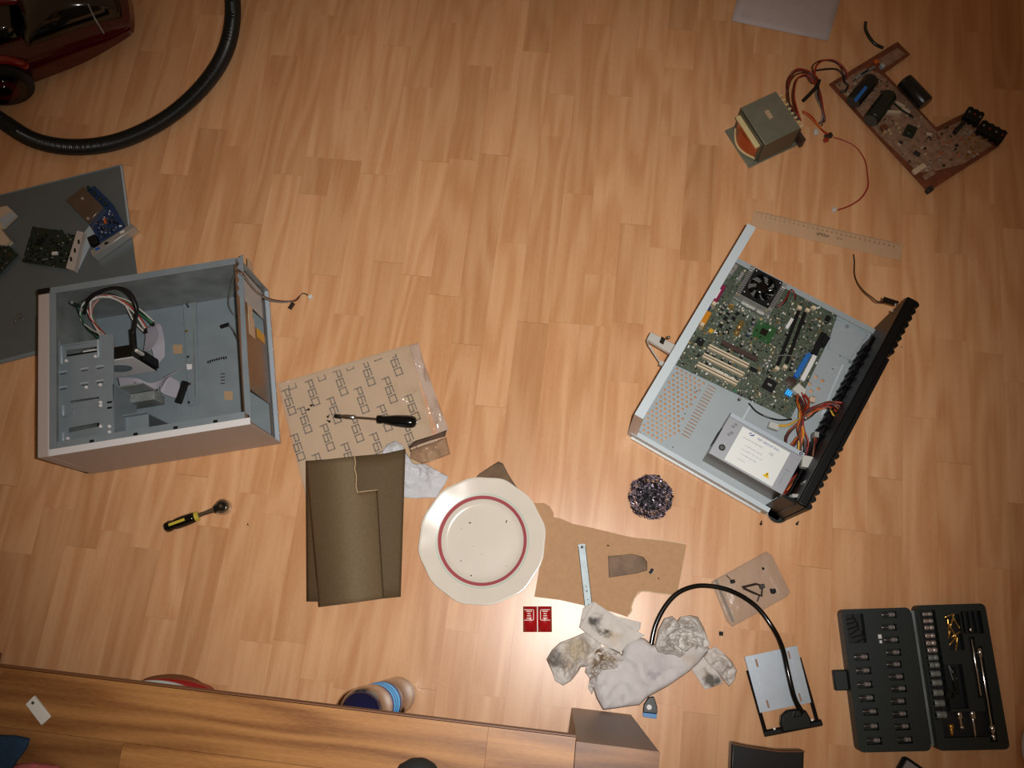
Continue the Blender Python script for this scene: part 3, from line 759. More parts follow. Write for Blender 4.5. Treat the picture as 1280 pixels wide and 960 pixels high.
M().lathe([(r * k_, zs(r * k_) + 0.0002) for r in (0.0885, 0.0915)] + [(0.0915 * k_, zs(0.0915 * k_) - .0003), (0.0885 * k_, zs(0.0885 * k_) - 0.0003)], 96, close=True).build('pale_green_ring', 'green_band', plate, smooth=60)
for i, (a, b_, s_, e, rz) in enumerate([(587.5, 653.5, .0014, 1.8, 0), (633, 652, .0011, 3.2, 80), (577, 661, .0007, 1.2, 0), (576, 701, .0010, 1.3, 30), (589, 719.5, .0013, 1.3, 60), (633, 707.5, .0006, 2, 0), (591.5, 682.5, .0006, 1, 0), (602, 693, .0007, 1, 0)]):
    crumb(a, b_, 0.0057, s_, ['dark oval crumb at upper left inside the plate', 'long brown crumb at upper right inside the plate', 'tiny speck left of the plate centre, below the oval crumb', 'dark crumb at lower left inside the plate ring', 'dark hooked crumb near the bottom of the plate ring', 'thin speck at lower right inside the plate', 'pale speck just left of the plate centre', 'pale speck at the plate centre'][i], None, 'crumb_brown', e, rz)
mat('plate_under', (110, 88, 66), 0.85, var=0.2, vscale=40)
sheet('abrasive_scrap', [(589, 603), (600, 592), (612, 584), (623, 577), (629, 580), (635, 592), (640, 600), (652, 618), (640, 640), (600, 640)], 'plate_under', 'dark brown torn abrasive scrap sticking out above the plate', 'sandpaper', z=0.0010, hf=lambda x, y, t: 0.001 + (0.004 * ridged(x, y, 30, 4) if y > 0.245 else 0.0), rings=8, per=4)

# pot scourer: a ball of curled swarf
mat('swarf', (190, 176, 196), 0.22, metal=0.6, var=0.3, vscale=120)
mat('swarf_core', (14, 12, 14), 0.7); mat('swarf_black', (26, 22, 26), 0.25)
c = P(813, 621, 0.012); r0 = (P(842, 621, 0.012) - P(785, 621, 0.012)).length / 2
sc_ = thing('metal_scourer', 'dark glittering ball of curled metal wool on the floor', 'scourer', (c.x, c.y, 0.0))
M().ball((0, 0, 0.014), r0 * 0.66, 20, sz=0.42).build('wool_core', 'swarf_core', sc_)
mb = M(); rr = random.Random(3)
for i in range(950):
    q = rr.uniform(0, 2 * pi); ph = math.acos(rr.uniform(-0.15, 1)); rad = r0 * (0.9 + 0.12 * noise.noise(Vector((cos(q) * 2, sin(q) * 2, 3))))
    x, y, z = rad * sin(ph) * cos(q), rad * sin(ph) * sin(q), 0.013 + 0.42 * rad * cos(ph)
    R_ = rr.uniform(0.002, 0.0048); a1 = rr.uniform(0, 6.3); tilt = Vector((rr.uniform(-1, 1), rr.uniform(-1, 1), rr.uniform(-1, 1))).normalized()
    u_ = tilt.orthogonal().normalized(); v_ = tilt.cross(u_)
    pts = [Vector((x, y, z)) + u_ * (R_ * cos(a1 + t * 0.9)) + v_ * (R_ * sin(a1 + t * 0.9)) + tilt * (t * 0.0005) for t in range(6)]
    pts = [Vector((p_.x, p_.y, max(0.0008, p_.z))) for p_ in pts]
    mb.ribbon(pts, [tilt * 0.0011] * 6, 0.0003)
mb.m = [1 if rr.random() < .0 else (1 if (i // 22) % 5 in (0, 2) else 0) for i in range(len(mb.f))]  # pale strand faces paint sparkle into the black wool
mb.build('wool_strands', ['swarf_black', 'swarf'], sc_, stuff=True, smooth=0)

# clear pouch with cable ties, right of the heap
mat('pouch_film', (200, 186, 172), 0.25, alpha=0.13, bump=0.7, bscale=50, spec=0.7)
pp = [P(a, b, 0.003) for a, b in [(889, 727), (958, 689), (965, 694), (988, 740), (984, 746), (950, 765), (915, 784), (908, 776)]]
pc_ = centroid(pp)
po = thing('plastic_pouch', 'clear plastic pouch lying flat under small black clips and the cable', 'pouch', (pc_.x, pc_.y, 0))
pl_ = [(p.x - pc_.x, p.y - pc_.y) for p in pp]
ring_sheet(pl_, lambda x, y, t: 0.0022 + 0.002 * ridged(x, y, 16, 5) * (1 - t ** 6), 14, 5).build('upper_film', 'pouch_film', po, solid=0.0002, smooth=50)
ring_sheet(pl_, lambda x, y, t: 0.0008, 2, 2).build('lower_film', 'pouch_film', po, solid=0.0002)
zf = [P(a, b, 0.003) - Vector((pc_.x, pc_.y, 0)) for a, b in [(893, 725), (915, 778), (918, 777), (896, 724)]]
M().prism([(p.x, p.y) for p in zf], 0.0040, 0.0041).build('pouch_seam', 'pouch_film', po)
mat('dark_brown', (40, 28, 22), 0.5)
def bit(name, label, pts, r, m='black_plastic', extra=None, cat='clip'):
    o_ = P(*pts[0][:2], 0.0045); t = thing(name, label, cat, (o_.x, o_.y, 0.0045))
    loc = [P(a, b, 0.0045 + dz) - Vector((o_.x, o_.y, 0.0045)) for a, b, dz in pts]
    M().tube(loc, r, 8).build('clip_stem', m, t)
    if extra:
        for (a, b, s_) in extra:
            q = P(a, b, 0.0045) - Vector((o_.x, o_.y, 0.0045)); M().bc(q.x, q.y, 0, s_, s_ * .8, 0.006, 20).build('clip_head', m, t, bevel=0.001)
    return t
bit('cable_clip', 'black clip with thin pin at upper left on the clear pouch', [(908, 719, .002), (914, 725, .002)], .0008, extra=[(915.5, 727, .0085)])
bit('wire_loop', 'dark bent wire loop with plug in the middle of the clear pouch', [(928, 734, .003), (945, 730, .003), (953, 732, .003), (952, 745, .003), (942, 741, .003), (929, 735, .003)], .0022, 'dark_brown', [(952, 733, .010)])
bit('cable_clip', 'black lumpy clip at the right on the clear pouch', [(963, 736, .002), (968, 742, .002)], .002, extra=[(966, 739, .010)])
bit('cable_clip', 'small round black bead near the top of the clear pouch', [(953, 711, .002), (955, 710.5, .002)], .0025)
bit('cable_clip', 'short dark pin below the wire loop on the clear pouch', [(949, 745, .002), (946.5, 752, .002)], .0012, 'dark_brown')
crumb(927, 733.5, 0.0046, 0.0009, 'reddish grain beside the wire loop on the pouch')

# drive tray with black bail and its cable
mat('tray_steel', (176, 186, 196), 0.38, metal=0.55, var=0.04, vscale=60)
TF = Frame(P(932, 821).xy, math.degrees(math.atan2(*reversed((P(997, 808) - P(932, 821)).xy))))
tray = fthing('drive_tray', 'silver metal drive tray with black frame at lower right', 'tray', TF)
q = lambda a, b, z=0.012: TF.l(a, b, z)
c0, c1, c2, c3 = q(931, 821), q(996, 807), q(1014, 878), q(950, 891)
M().prism([c0.xy, c1.xy, c2.xy, c3.xy], 0.0105, 0.0120).build('tray_plate', 'tray_steel', tray)
def side(a, b, f0, f1, z0, z1, name, m):
    p = [a.lerp(b, f0), a.lerp(b, f1)]
    return p
def quad(f0, f1, g0, g1):
    f = lambda u, v: (c0.lerp(c1, u)).lerp(c3.lerp(c2, u), v).xy
    return [f(f0, g0), f(f1, g0), f(f1, g1), f(f0, g1)]
M().prism(quad(0, .03, 0, 1), 0.0, 0.0105).prism(quad(.97, 1, 0, 1), 0.0, 0.0105).build('tray_side', 'tray_steel', tray)
M().prism(quad(.135, .155, 0, 1), 0.0120, 0.0128).build('rail_rib', 'tray_steel', tray)
M().prism(quad(.845, .865, 0, 1), 0.0120, 0.0128).build('rail_rib', 'tray_steel', tray)
mat('slot_tan', (150, 112, 84), 0.7)
for u, v in ((.17, .12), (.8, .10), (.17, .92), (.80, .9)):
    v0 = min(v, .85) ; M().prism(quad(u, u + .035, v0 - .04, v0 + .1), 0.01202, 0.0124).build('slot', 'slot_tan', tray)
def tubep(name, pts, r, m, par, fr, n=8, sm=6, **k):
    return M().tube(wpath(pts, sm, fr), r, n).build(name, m, par, smooth=60, **k)
M().tube([q(935, 838, .008), q(957, 916, .008)], 0.0036, 4).build('frame_rail', 'black_plastic', tray)
M().tube([q(999, 822, .008), q(1022, 903, .008)], 0.0036, 4).build('frame_rail', 'black_plastic', tray)
M().tube([q(955, 917, .008), q(1027, 903, .008)], 0.0058, 6).build('frame_bar', 'black_plastic', tray)
for a in ((968, 911), (1015, 900)):
    M().cyl(q(*a, .009), q(*a, .015), .0020, 10).build('bail_screw', 'dark_steel', tray)

cable = thing('black_data_cable', 'thick black cable arching from blue plug under napkins to silver tray', 'cable')
M().tube(wpath([(1003, 891, .022), (993, 872, .034), (985, 840, .034), (978, 810, .026), (966, 785, .012), (944, 757, .008), (912, 738, .0085), (878, 732, .006), (853, 738, .0055), (836, 752, .005), (822, 775, .005), (815, 800, .005), (811, 840, .005), (811, 868, .005)], 8), 0.0046, 10).build('cable_sheath', 'black_gloss', cable, smooth=70)
pl = [P(a, b, 0) for a, b in [(972, 893), (980, 886), (994, 884), (1003, 886), (1009, 897), (1010, 908), (974, 914), (971, 903)]]
M().prism([p.xy for p in pl], 0.013, 0.026).build('wide_plug', 'black_rubber', cable, bevel=0.003, seg=2)
pl = [P(a, b, 0) for a, b in [(988, 886), (994, 884.5), (998, 893), (986, 895)]]
M().prism([p.xy for p in pl], 0.014, 0.030).build('strain_relief', 'black_rubber', cable, bevel=0.002)
pl = [P(a, b, 0) for a, b in [(810, 871), (817, 870), (821, 883), (821, 892), (803, 890), (804, 880)]]
M().prism([p.xy for p in pl], 0.0, 0.010).build('small_plug', 'black_rubber', cable, bevel=0.0015)
mat('plug_blue', (64, 130, 190), 0.4)
pl = [P(a, b, 0) for a, b in [(803, 890), (820.5, 892), (820, 898), (803.5, 895.5)]]
M().prism([p.xy for p in pl], 0.001, 0.009).build('blue_plug_end', 'plug_blue', cable, bevel=0.0005)
mat('sticker_white', (220, 220, 220), 0.5)
p = P(811.5, 884, 0.01); M().cyl((p.x, p.y, 0.0098), (p.x, p.y, 0.0104), 0.0045, 16).build('round_sticker', 'sticker_white', cable)

# dark objects cut by the bottom edge
mat('black_leather', (18, 20, 20), 0.3, bump=0.08, bscale=900)
BL_ = [P(a, b, 0.03) for a, b in [(915, 928), (940, 933), (975, 938), (1006, 938), (1004, 1000), (912, 1000)]]
o = thing('black_case', 'glossy black curved case at the bottom edge right of the bench block', 'case', (BL_[0].x, BL_[0].y, 0))
rel = [(p.x - BL_[0].x, p.y - BL_[0].y) for p in BL_]
M().prism(rel, 0.0, 0.028).build('case_body', 'black_leather', o, bevel=0.003, seg=2)
xs = [r[0] for r in rel]; 
M().tube([(rel[i][0], rel[i][1] - 0.002, 0.0285) for i in range(4)], 0.0014, 6).build('case_rim', 'edge_dark', o)
p = P(1140, 985, 0.02); o = thing('grey_remote', 'small grey and black remote at the bottom edge below the tool case', 'remote', (p.x, p.y, 0), RD(-28))
mat('grey_plastic', (130, 126, 126), 0.45)
M().b(-0.032, 0.06, -0.03, 0.040, 0, 0.020).build('remote_body', 'black_plastic', o, bevel=0.006, seg=3)
M().b(-0.028, 0.055, -0.026, 0.035, 0.018, 0.0215).build('remote_face', 'grey_plastic', o, bevel=0.001)
p = P(1290, 935, 0.01); o = M().ball((0, 0, 0.01), 0.018, 16, sz=0.55).build('white_plug', 'white_plastic', None, (p.x, p.y, 0)); o.scale = (1, 2.0, 1); tag(o, 'rounded white edge of an object at the right edge beside the tool case', 'plug')

# ratchet
a, b_ = P(205, 660, 0.012), P(288, 630, 0.012); d = b_ - a; Lr = d.length
rt = thing('ratchet', 'small ratchet wrench with black and yellow grip on the floor', 'tool', (a.x, a.y, 0), math.atan2(d.y, d.x))
mat('yellow_plastic', (196, 176, 60), 0.4)
axl([(0, .004), (.004, .0095), (Lr * .08, .0108), (Lr * .14, .0092), (Lr * .2, .0108), (Lr * .3, .0112), (Lr * .42, .0105), (Lr * .46, .0095), (Lr * .47, .006)], 0.0112, 18, lob=0.06).build('grip', 'black_gloss', rt, smooth=60)
axl([(Lr * .47, .0098), (Lr * .51, .0098), (Lr * .52, .006)], 0.0108, 16).build('yellow_collar', 'yellow_plastic', rt)
M().b(Lr * .10, Lr * .34, -0.0028, 0.0028, 0.0205, 0.0225).build('yellow_inlay', 'yellow_plastic', rt, bevel=0.0005)
M().cyl((0.001, 0, 0.011), (0.012, 0, 0.011), 0.0068, 12).build('end_cap', 'grey_plastic', rt)
mb = M(); mb.prism([(Lr * .5, -.005), (Lr * .62, -.0042), (Lr * .74, -.0055), (Lr * .80, -.012), (Lr * .80, .012), (Lr * .74, .0055), (Lr * .62, .0042), (Lr * .5, .005)], 0.007, 0.0155); mb.build('neck', 'chrome', rt, bevel=0.0018, seg=2)
M().lathe([(0.0001, .002), (.0135, .002), (.0155, .005), (.0155, .015), (.0135, .018), (.0001, .018)], 28, (Lr * .885, 0)).build('ratchet_head', 'chrome', rt)
M().lathe([(0.0001, .0175), (.0092, .0175), (.0092, .0195), (.0001, .0195)], 20, (Lr * .885, 0)).build('head_disc', 'dark_steel', rt)
M().bc(Lr * .89, 0, 0.0195, .0055, .0055, .006, 20).build('drive_square', 'chrome', rt)
M().bc(Lr * .80, 0, 0.0155, .010, .012, .0035, 0).build('switch_lever', 'black_metal', rt, bevel=0.001)

# tall flask half under the bench
mat('brushed', (160, 158, 156), 0.22, metal=1.0, bump=0.05, bscale=100)
mat('dark_ring', (14, 18, 34), 0.25)
mat('blue_ring', (16, 84, 170), 0.4, spec=0.3)
mat('blue_glow', (90, 196, 250), 0.45, spec=0.3, emit=(60, 180, 250), estr=0.35)  # emission added to keep the flask's pale bands bright at grazing flash
mat('blue_glass', (8, 16, 52), 0.06, coat=1.0)
fx = P(497, 868, 0)
fk = thing('steel_flask', 'tall steel flask with bright blue band and dark blue top beside the bench edge', 'flask', (fx.x, fx.y - 0.002, 0))
r = 0.0335
M().lathe([(.0001, 0), (r * .97, 0), (r, .004), (r, .120), (r * .97, .123), (.0001, .123)], 56).build('steel_base', 'brushed', fk)
M().lathe([(.0001, .123), (r * .97, .123), (r * 1.0, .126), (r * 1.0, .142), (.0001, .142)], 56).build('dark_band', 'dark_ring', fk)
for i, (z0, z1, m_) in enumerate([(.142, .158, 'blue_ring'), (.158, .176, 'blue_glow'), (.176, .180, 'blue_ring'), (.180, .192, 'blue_glow'), (.192, .197, 'blue_ring'), (.197, .208, 'blue_glow'), (.208, .224, 'blue_ring')]):
    M().lathe([(.0001, z0), (r * 1.01, z0), (r * 1.03, (z0 + z1) / 2), (r * 1.01, z1), (.0001, z1)], 56).build('blue_band', m_, fk, label='pale blue band with added glow' if m_ == 'blue_glow' else None)
M().lathe([(.0001, .224), (r * 1.0, .224), (r * 1.05, .230), (r * 1.05, .288), (r * .98, .300), (.0001, .300)], 56).build('steel_collar', 'brushed', fk)
M().lathe([(.0001, .300)] + [(r * .97 * cos(a_), .300 + .024 * sin(a_)) for a_ in (0, .3, .6, .9, 1.2, 1.4)] + [(.0001, .324)], 56).build('blue_dome', 'blue_glass', fk, smooth=80)

# red and white shoe sticking out from under the bench
mat('shoe_red', (150, 26, 26), 0.4); mat('shoe_white', (190, 196, 192), 0.4)
s0, s1 = P(166, 853, 0.06), P(262, 862, 0.05); d = s1 - s0
sh = thing('trainer', 'red and white trainer mostly hidden below the bench edge at lower left', 'shoe', ((s0.x + s1.x) / 2, (s0.y + s1.y) / 2, 0), math.atan2(d.y, d.x))
Lh = d.length
def arc(h_, w0, z0, z1, name, m, x0=-0.5, x1=0.5, pw=1.4, dy=0.0):
    pts = [(Lh * (x0 + (x1 - x0) * i / 20), dy + h_ * (max(0.0, 1 - abs(i / 10 - 1) ** 2)) ** pw) for i in range(21)]
    poly = pts + [(Lh * x1 , -0.05), (Lh * x0 , -0.05)]
    M().prism(poly, z0, z1).build(name, m, sh, bevel=0.003, seg=2)
arc(.016, 0, 0, .030, 'sole', 'edge_dark', -.5, .3, .7)
arc(.012, 0, .030, .060, 'red_upper', 'shoe_red', -.44, .52, .7)
arc(.009, 0, .060, .072, 'white_stripe', 'shoe_white', -.46, .28, .8)
arc(.004, 0, .072, .078, 'heel_collar', 'black_plastic', -.4, .26, .8)

# ruler
mat('ruler_plastic', (226, 196, 160), 0.15, alpha=0.36, coat=0.5)
mat('ruler_ink', (60, 44, 34), 0.6)
UF = Frame(P(937, 284).xy, math.degrees(math.atan2(*reversed((P(1124, 327) - P(937, 284)).xy))))
ru = fthing('ruler', 'clear plastic ruler with tick marks lying above the desktop case', 'ruler', UF)
Lu = UF.l(1124, 327).x; Wu = UF.l(941, 264).y
M().b(0, Lu, 0, Wu, 0.0032, 0.0056).build('ruler_blade', 'ruler_plastic', ru, bevel=0.0006)
mb = M()
for i in range(0, 301, 2):
    x = 0.008 + (Lu - 0.016) * i / 300; l_ = 0.007 if i % 10 == 0 else 0.0035
    mb.b(x - .00018, x + .00018, Wu - l_, Wu - 0.0008, 0.0056, 0.00568)
mb.build('tick_marks', 'ruler_ink', ru, stuff=True, smooth=0)
for i in range(1, 30):
    x = 0.008 + (Lu - 0.016) * i / 30
    text('numeral', str(i), 0.0048, 'ruler_ink', ru, (x, Wu - 0.0105, 0.0057))
text('printed_name', 'aMilan', 0.0105, 'ruler_ink', ru, (Lu * .48, Wu * .46, 0.0057), th=0.0001)
text('printed_length', '30 cm', 0.005, 'ruler_ink', ru, (Lu * .59, Wu * .46, 0.0057))
# ------------------------------------------------------------------ shared helpers for metalwork
def PP(fr, px, z): return [fr.l(a, b, z).xy for a, b in px]
def onx(fr, px, py, c):
    """point on the frame plane local x = c seen at the pixel"""
    r = ROT @ Vector((px - 640, py - 480, FPX)); d = Vector((r.x * fr.c + r.y * fr.s, -r.x * fr.s + r.y * fr.c, r.z))
    o = -fr.o; o = Vector((o.x * fr.c + o.y * fr.s, -o.x * fr.s + o.y * fr.c, CAM_H)); t = (c - o.x) / d.x; return o + d * t
def ony(fr, px, py, c):
    r = ROT @ Vector((px - 640, py - 480, FPX)); d = Vector((r.x * fr.c + r.y * fr.s, -r.x * fr.s + r.y * fr.c, r.z))
    o = -fr.o; o = Vector((o.x * fr.c + o.y * fr.s, -o.x * fr.s + o.y * fr.c, CAM_H)); t = (c - o.y) / d.y; return o + d * t
def boolean_cut(o, cutter):
    cutter.parent = o.parent
    md = o.modifiers.new('cut', 'BOOLEAN'); md.object = cutter; md.operation = 'DIFFERENCE'; md.solver = 'EXACT'; md.use_self = True
    dg = bpy.context.evaluated_depsgraph_get(); dg.update()
    me = bpy.data.meshes.new_from_object(o.evaluated_get(dg)); o.modifiers.clear(); o.data = me
    bpy.data.objects.remove(cutter)
    me.polygons.foreach_set('use_smooth', [False] * len(me.polygons)); me.update()
def wires(name, spec, cols, r, parent, fr, spread=0.004, seed=1, sm=7, n=6):
    rr_ = random.Random(seed)
    for cname in cols:
        of = Vector((rr_.uniform(-1, 1), rr_.uniform(-1, 1), rr_.uniform(-.6, 1))) * spread
        pts = []
        for i, s_ in enumerate(spec):
            q = (fr.l(*s_) if fr else P(*s_)) + of * (0.6 + 0.5 * math.sin(i * 1.7 + rr_.random())) + Vector((rr_.uniform(-1, 1), rr_.uniform(-1, 1), 0)) * spread * 0.5
            q.z = max(q.z, 0.003); pts.append(q)
        M().tube(cr(pts, sm), r, n).build(name, cname, parent, smooth=70)
for n_, c_ in dict(w_red=(150, 40, 26), w_orange=(190, 92, 34), w_yellow=(206, 160, 50), w_black=(18, 18, 18), w_purple=(84, 44, 70), w_brown=(90, 46, 30), w_white=(196, 190, 182), w_green=(50, 110, 78), w_grey=(112, 112, 108), w_pink=(176, 120, 116)).items():
    mat(n_, c_, 0.4)
mat('galv', (126, 137, 143), 0.42, metal=0.15, var=0.06, vscale=30, rvar=0.06)
mat('galv_dull', (128, 134, 132), 0.4, metal=0.2, var=0.30, vscale=18, rvar=0.12)
mat('galv_light', (178, 190, 200), 0.45, metal=0.3)
mat('beige_paint', (176, 164, 156), 0.5)
mat('beige_light', (214, 212, 212), 0.45)
mat('tan_sticker', (168, 140, 106), 0.7)
mat('label_cream', (196, 176, 150), 0.6)
mat('label_yellow', (206, 158, 40), 0.5)
mat('pcb_green', (44, 72, 52), 0.4, var=0.3, vscale=160)
mat('pcb_dark', (26, 40, 32), 0.4, var=0.3, vscale=160)
mat('pcb_blue', (26, 50, 84), 0.4, var=0.3, vscale=160)
mat('silver', (180, 180, 178), 0.42, metal=0.7)
mat('gold', (200, 160, 80), 0.3, metal=0.9)
mat('brown_metal', (120, 104, 92), 0.3, metal=0.7, var=0.1, vscale=30)

# ------------------------------------------------------------------ loose side panel of the tower
v = P(0, 243) - P(152, 205)
SF = Frame(P(152, 205, 0.005).xy, math.degrees(math.atan2(-v.y, -v.x)))
sp = fthing('side_panel', 'grey steel computer side panel lying flat under the expansion cards', 'panel', SF)
sp['label'] = 'large flat grey steel panel on the floor at the left edge'
mat('panel_grey', (104, 112, 114), 0.42, metal=0.35, var=0.06, vscale=8)
M().b(-0.46, 0, -0.40, 0, 0.0002, 0.0022).build('panel_sheet', 'panel_grey', sp)
M().b(-0.46, 0, -0.003, 0, 0.0022, 0.0044).build('folded_edge', 'galv', sp)
M().b(-0.46, -0.20, -0.40, -0.392, 0.0022, 0.0044).build('folded_edge', 'galv', sp)
M().b(-0.004, 0, -0.18, -0.003, 0.0022, 0.0044).build('folded_edge', 'galv_light', sp)

def comps(mb_list, fr, poly, n, z, seed, mats_, parent, smax=0.005, hmax=0.004):
    """small soldered parts strewn over a board outline"""
    rr_ = random.Random(seed); xs_ = [p[0] for p in poly]; ys_ = [p[1] for p in poly]; mb = M(); c_ = 0
    while c_ < n:
        x, y = rr_.uniform(min(xs_), max(xs_)), rr_.uniform(min(ys_), max(ys_))
        if not inpoly(x, y, poly): continue
        c_ += 1
        mb.bc(x, y, z, rr_.uniform(.0012, smax), rr_.uniform(.001, smax * .6), rr_.uniform(.0006, hmax), rr_.choice((0, 90)) + mb_list, rr_.randrange(len(mats_)))
    return mb.build('surface_components', mats_, parent, stuff=True, smooth=0)

# blue card with brown heatsink
def local0(px, py, z): p = P(px, py, z); return Frame((p.x, p.y), 0)
F0 = local0(125, 275, 0.01)
ca = fthing('expansion_card', 'blue expansion card with brown heatsink and silver bracket standing on grey panel', 'circuit board', F0)
M().prism(PP(F0, [(98, 243), (118, 232), (141, 255), (157, 284), (125, 302), (112, 282)], 0.012), 0.010, 0.0118).build('blue_board', 'pcb_blue', ca)
M().prism(PP(F0, [(82, 250), (104, 233), (128, 258), (110, 279)], 0.022), 0.012, 0.022).build('heatsink', 'brown_metal', ca, bevel=0.0008)
for q in ((103, 248), (110, 273)):
    p = F0.l(*q, 0.022); M().lathe([(.0001, .022), (.0035, .022), (.0035, .0235), (.0001, .025)], 10, (p.x, p.y)).build('heatsink_screw', 'silver', ca)
comps(30, F0, [tuple(v) for v in PP(F0, [(113, 282), (138, 262), (153, 283), (126, 299)], 0.012)], 60, 0.0118, 5, ['black_plastic', 'silver', 'gold', 'pcb_dark', 'sticker_white', 'black_plastic'], ca)
mb = M(); 
for t in (0, .25, .5, .75): mb = M(); p = F0.l(112 + 28 * t, 236 + 26 * t, 0.013); mb.bc(p.x, p.y, 0.0118, .009, .006, .008, -48).build('capacitor_block', 'pcb_dark', ca, bevel=0.0008)
p = F0.l(132, 277, .013); M().bc(p.x, p.y, .0118, .012, .004, .005, -60).build('orange_part', 'w_orange', ca)
brp = PP(F0, [(112, 314), (164, 279), (168, 284), (116, 321)], 0.026)
M().prism(brp, 0.003, 0.026).build('card_bracket', 'silver', ca, bevel=0.0006)
for (a, b_, s_, m_) in ((122, 311, .010, 'blue_ring'), (133, 304, .008, 'black_plastic'), (142, 298, .010, 'silver'), (153, 290, .010, 'white_plastic')):
    p = F0.l(a, b_, 0.026); M().bc(p.x, p.y, 0.0262, s_, .005, .0008, 34).build('port', m_, ca)
p = F0.l(117, 301, 0.02); M().bc(p.x, p.y, 0.0118, .022, .018, .014, -56).build('black_connector', 'black_plastic', ca, bevel=0.001)

F0 = local0(60, 310, 0.01)
cb_ = fthing('expansion_card', 'dark green expansion card with beige bracket lying in the middle of grey panel', 'circuit board', F0)
pl_ = PP(F0, [(40, 283), (78, 288), (80, 292), (95, 293), (86, 336), (27, 327)], 0.012)
M().prism(pl_, 0.0085, 0.0105).build('green_board', 'pcb_dark', cb_)
comps(10, F0, [tuple(v) for v in pl_], 130, 0.0105, 9, ['black_plastic', 'silver', 'pcb_green', 'dark_steel', 'black_plastic'], cb_)
p = F0.l(50, 302, .012); M().bc(p.x, p.y, .0105, .016, .016, .0025, 8).build('main_chip', 'black_plastic', cb_, bevel=.0004)
p = F0.l(69, 317, .012); M().bc(p.x, p.y, .0105, .012, .007, .004, 8).build('white_socket', 'white_plastic', cb_)
M().prism(PP(F0, [(82, 335), (92, 338), (104, 290), (96, 288)], 0.02), 0.003, 0.02).build('card_bracket', 'beige_paint', cb_, bevel=.0005)
M().prism(PP(F0, [(92, 338), (97, 336), (124, 281), (112, 279), (104, 290)], 0.008), 0.003, 0.0045).build('bracket_tab', 'galv_light', cb_)
for t in (.2, .5, .8):
    p = F0.l(83 + 16 * t, 331 - 36 * t, .02) ; M().bc(p.x + .005, p.y, .0202, .004, .010, .0008, 20).build('port', 'black_plastic', cb_)

F0 = local0(5, 300, 0.01)
cc = fthing('expansion_card', 'green expansion card cut by the left edge of the picture', 'circuit board', F0)
pl_ = PP(F0, [(-30, 322), (-8, 305), (8, 304), (22, 318), (-4, 345), (-24, 345)], 0.012)
M().prism(pl_, 0.0085, 0.0105).build('green_board', 'pcb_dark', cc)
comps(40, F0, [tuple(v) for v in pl_], 70, 0.0105, 19, ['black_plastic', 'silver', 'pcb_green', 'gold'], cc)
M().prism(PP(F0, [(-20, 285), (0, 285), (12, 300), (6, 306), (-16, 305)], 0.018), 0.003, 0.018).build('card_bracket', 'label_cream', cc)
F0 = local0(5, 270, 0.01)
o = fthing('slot_bracket', 'pale flat metal slot bracket at the left edge above the cut green card', 'bracket', F0)
M().prism(PP(F0, [(-20, 262), (8, 256), (20, 268), (4, 284), (-14, 290)], 0.012), 0.0024, 0.010).build('bracket_plate', 'label_cream', o, bevel=0.001)
M().prism(PP(F0, [(-2, 274), (13, 264), (20, 268), (4, 283)], 0.014), 0.010, 0.013).build('bracket_fold', 'galv_light', o)

# ------------------------------------------------------------------ open tower case
TWH = 0.177
o0 = P(47, 573, TWH); v = P(313, 525, TWH) - o0
W1 = Frame(o0.xy, 15.4)
tw = fthing('open_tower_case', 'open grey tower computer case with beige rim lying on its side at left', 'computer case', W1)
TX, TY, Z0 = 0.394, 0.333, 0.0055
BX = 0.022
M().b(BX, TX, 0.001, TY, Z0, Z0 + 0.0025).build('side_pan', 'galv', tw)
M().b(BX, TX, TY - 0.002, TY, Z0, TWH).build('top_wall', 'galv_dull', tw)
M().b(BX, TX - 0.008, TY - 0.013, TY, TWH, TWH + 0.0015).build('top_wall_flange', 'galv', tw)
M().b(BX, TX, 0, 0.003, 0.0024, TWH).build('bottom_wall', 'beige_paint', tw)
M().b(BX, TX, 0, 0.0125, TWH, TWH + 0.0015).build('pale_rim', 'beige_light', tw)
M().b(BX, TX - 0.01, 0.0125, 0.026, TWH - 0.003, TWH - 0.0015).build('bottom_flange', 'galv', tw)
M().b(BX, BX + 0.002, 0.003, TY - 0.002, Z0, TWH).build('front_plate', 'galv_dull', tw)
M().b(BX, BX + 0.013, 0.0125, TY - 0.003, TWH - 0.001, TWH + 0.0006).build('front_flange', 'galv', tw)
# plastic front with its slanted lower end
mb = M()
pr = [(0, TWH + .002), (0, 0.05), (0.006, 0.0024), (BX, 0.0024), (BX, TWH + .002)]
vs = [(x, 0.0, z) for x, z in pr] + [(x, TY - 0.010, z) for x, z in pr]
n = len(pr); mb.add(vs, [tuple(range(n)), tuple(range(2 * n - 1, n - 1, -1))] + [(i, n + i, n + (i + 1) % n, (i + 1) % n) for i in range(n)])
mb.build('plastic_front', 'beige_paint', tw, bevel=0.002, seg=2)
M().b(-.001, BX + .002, TY - 0.010, TY + 0.001, 0.1, TWH + 0.003).build('black_corner_clip', 'black_gloss', tw, bevel=0.001)
M().b(-.003, 0.0, 0.002, TY - .05, 0.0024, TWH - .002).build('front_shade_strip', 'black_plastic', tw)  # black strip painting the shadow along the outside of the front
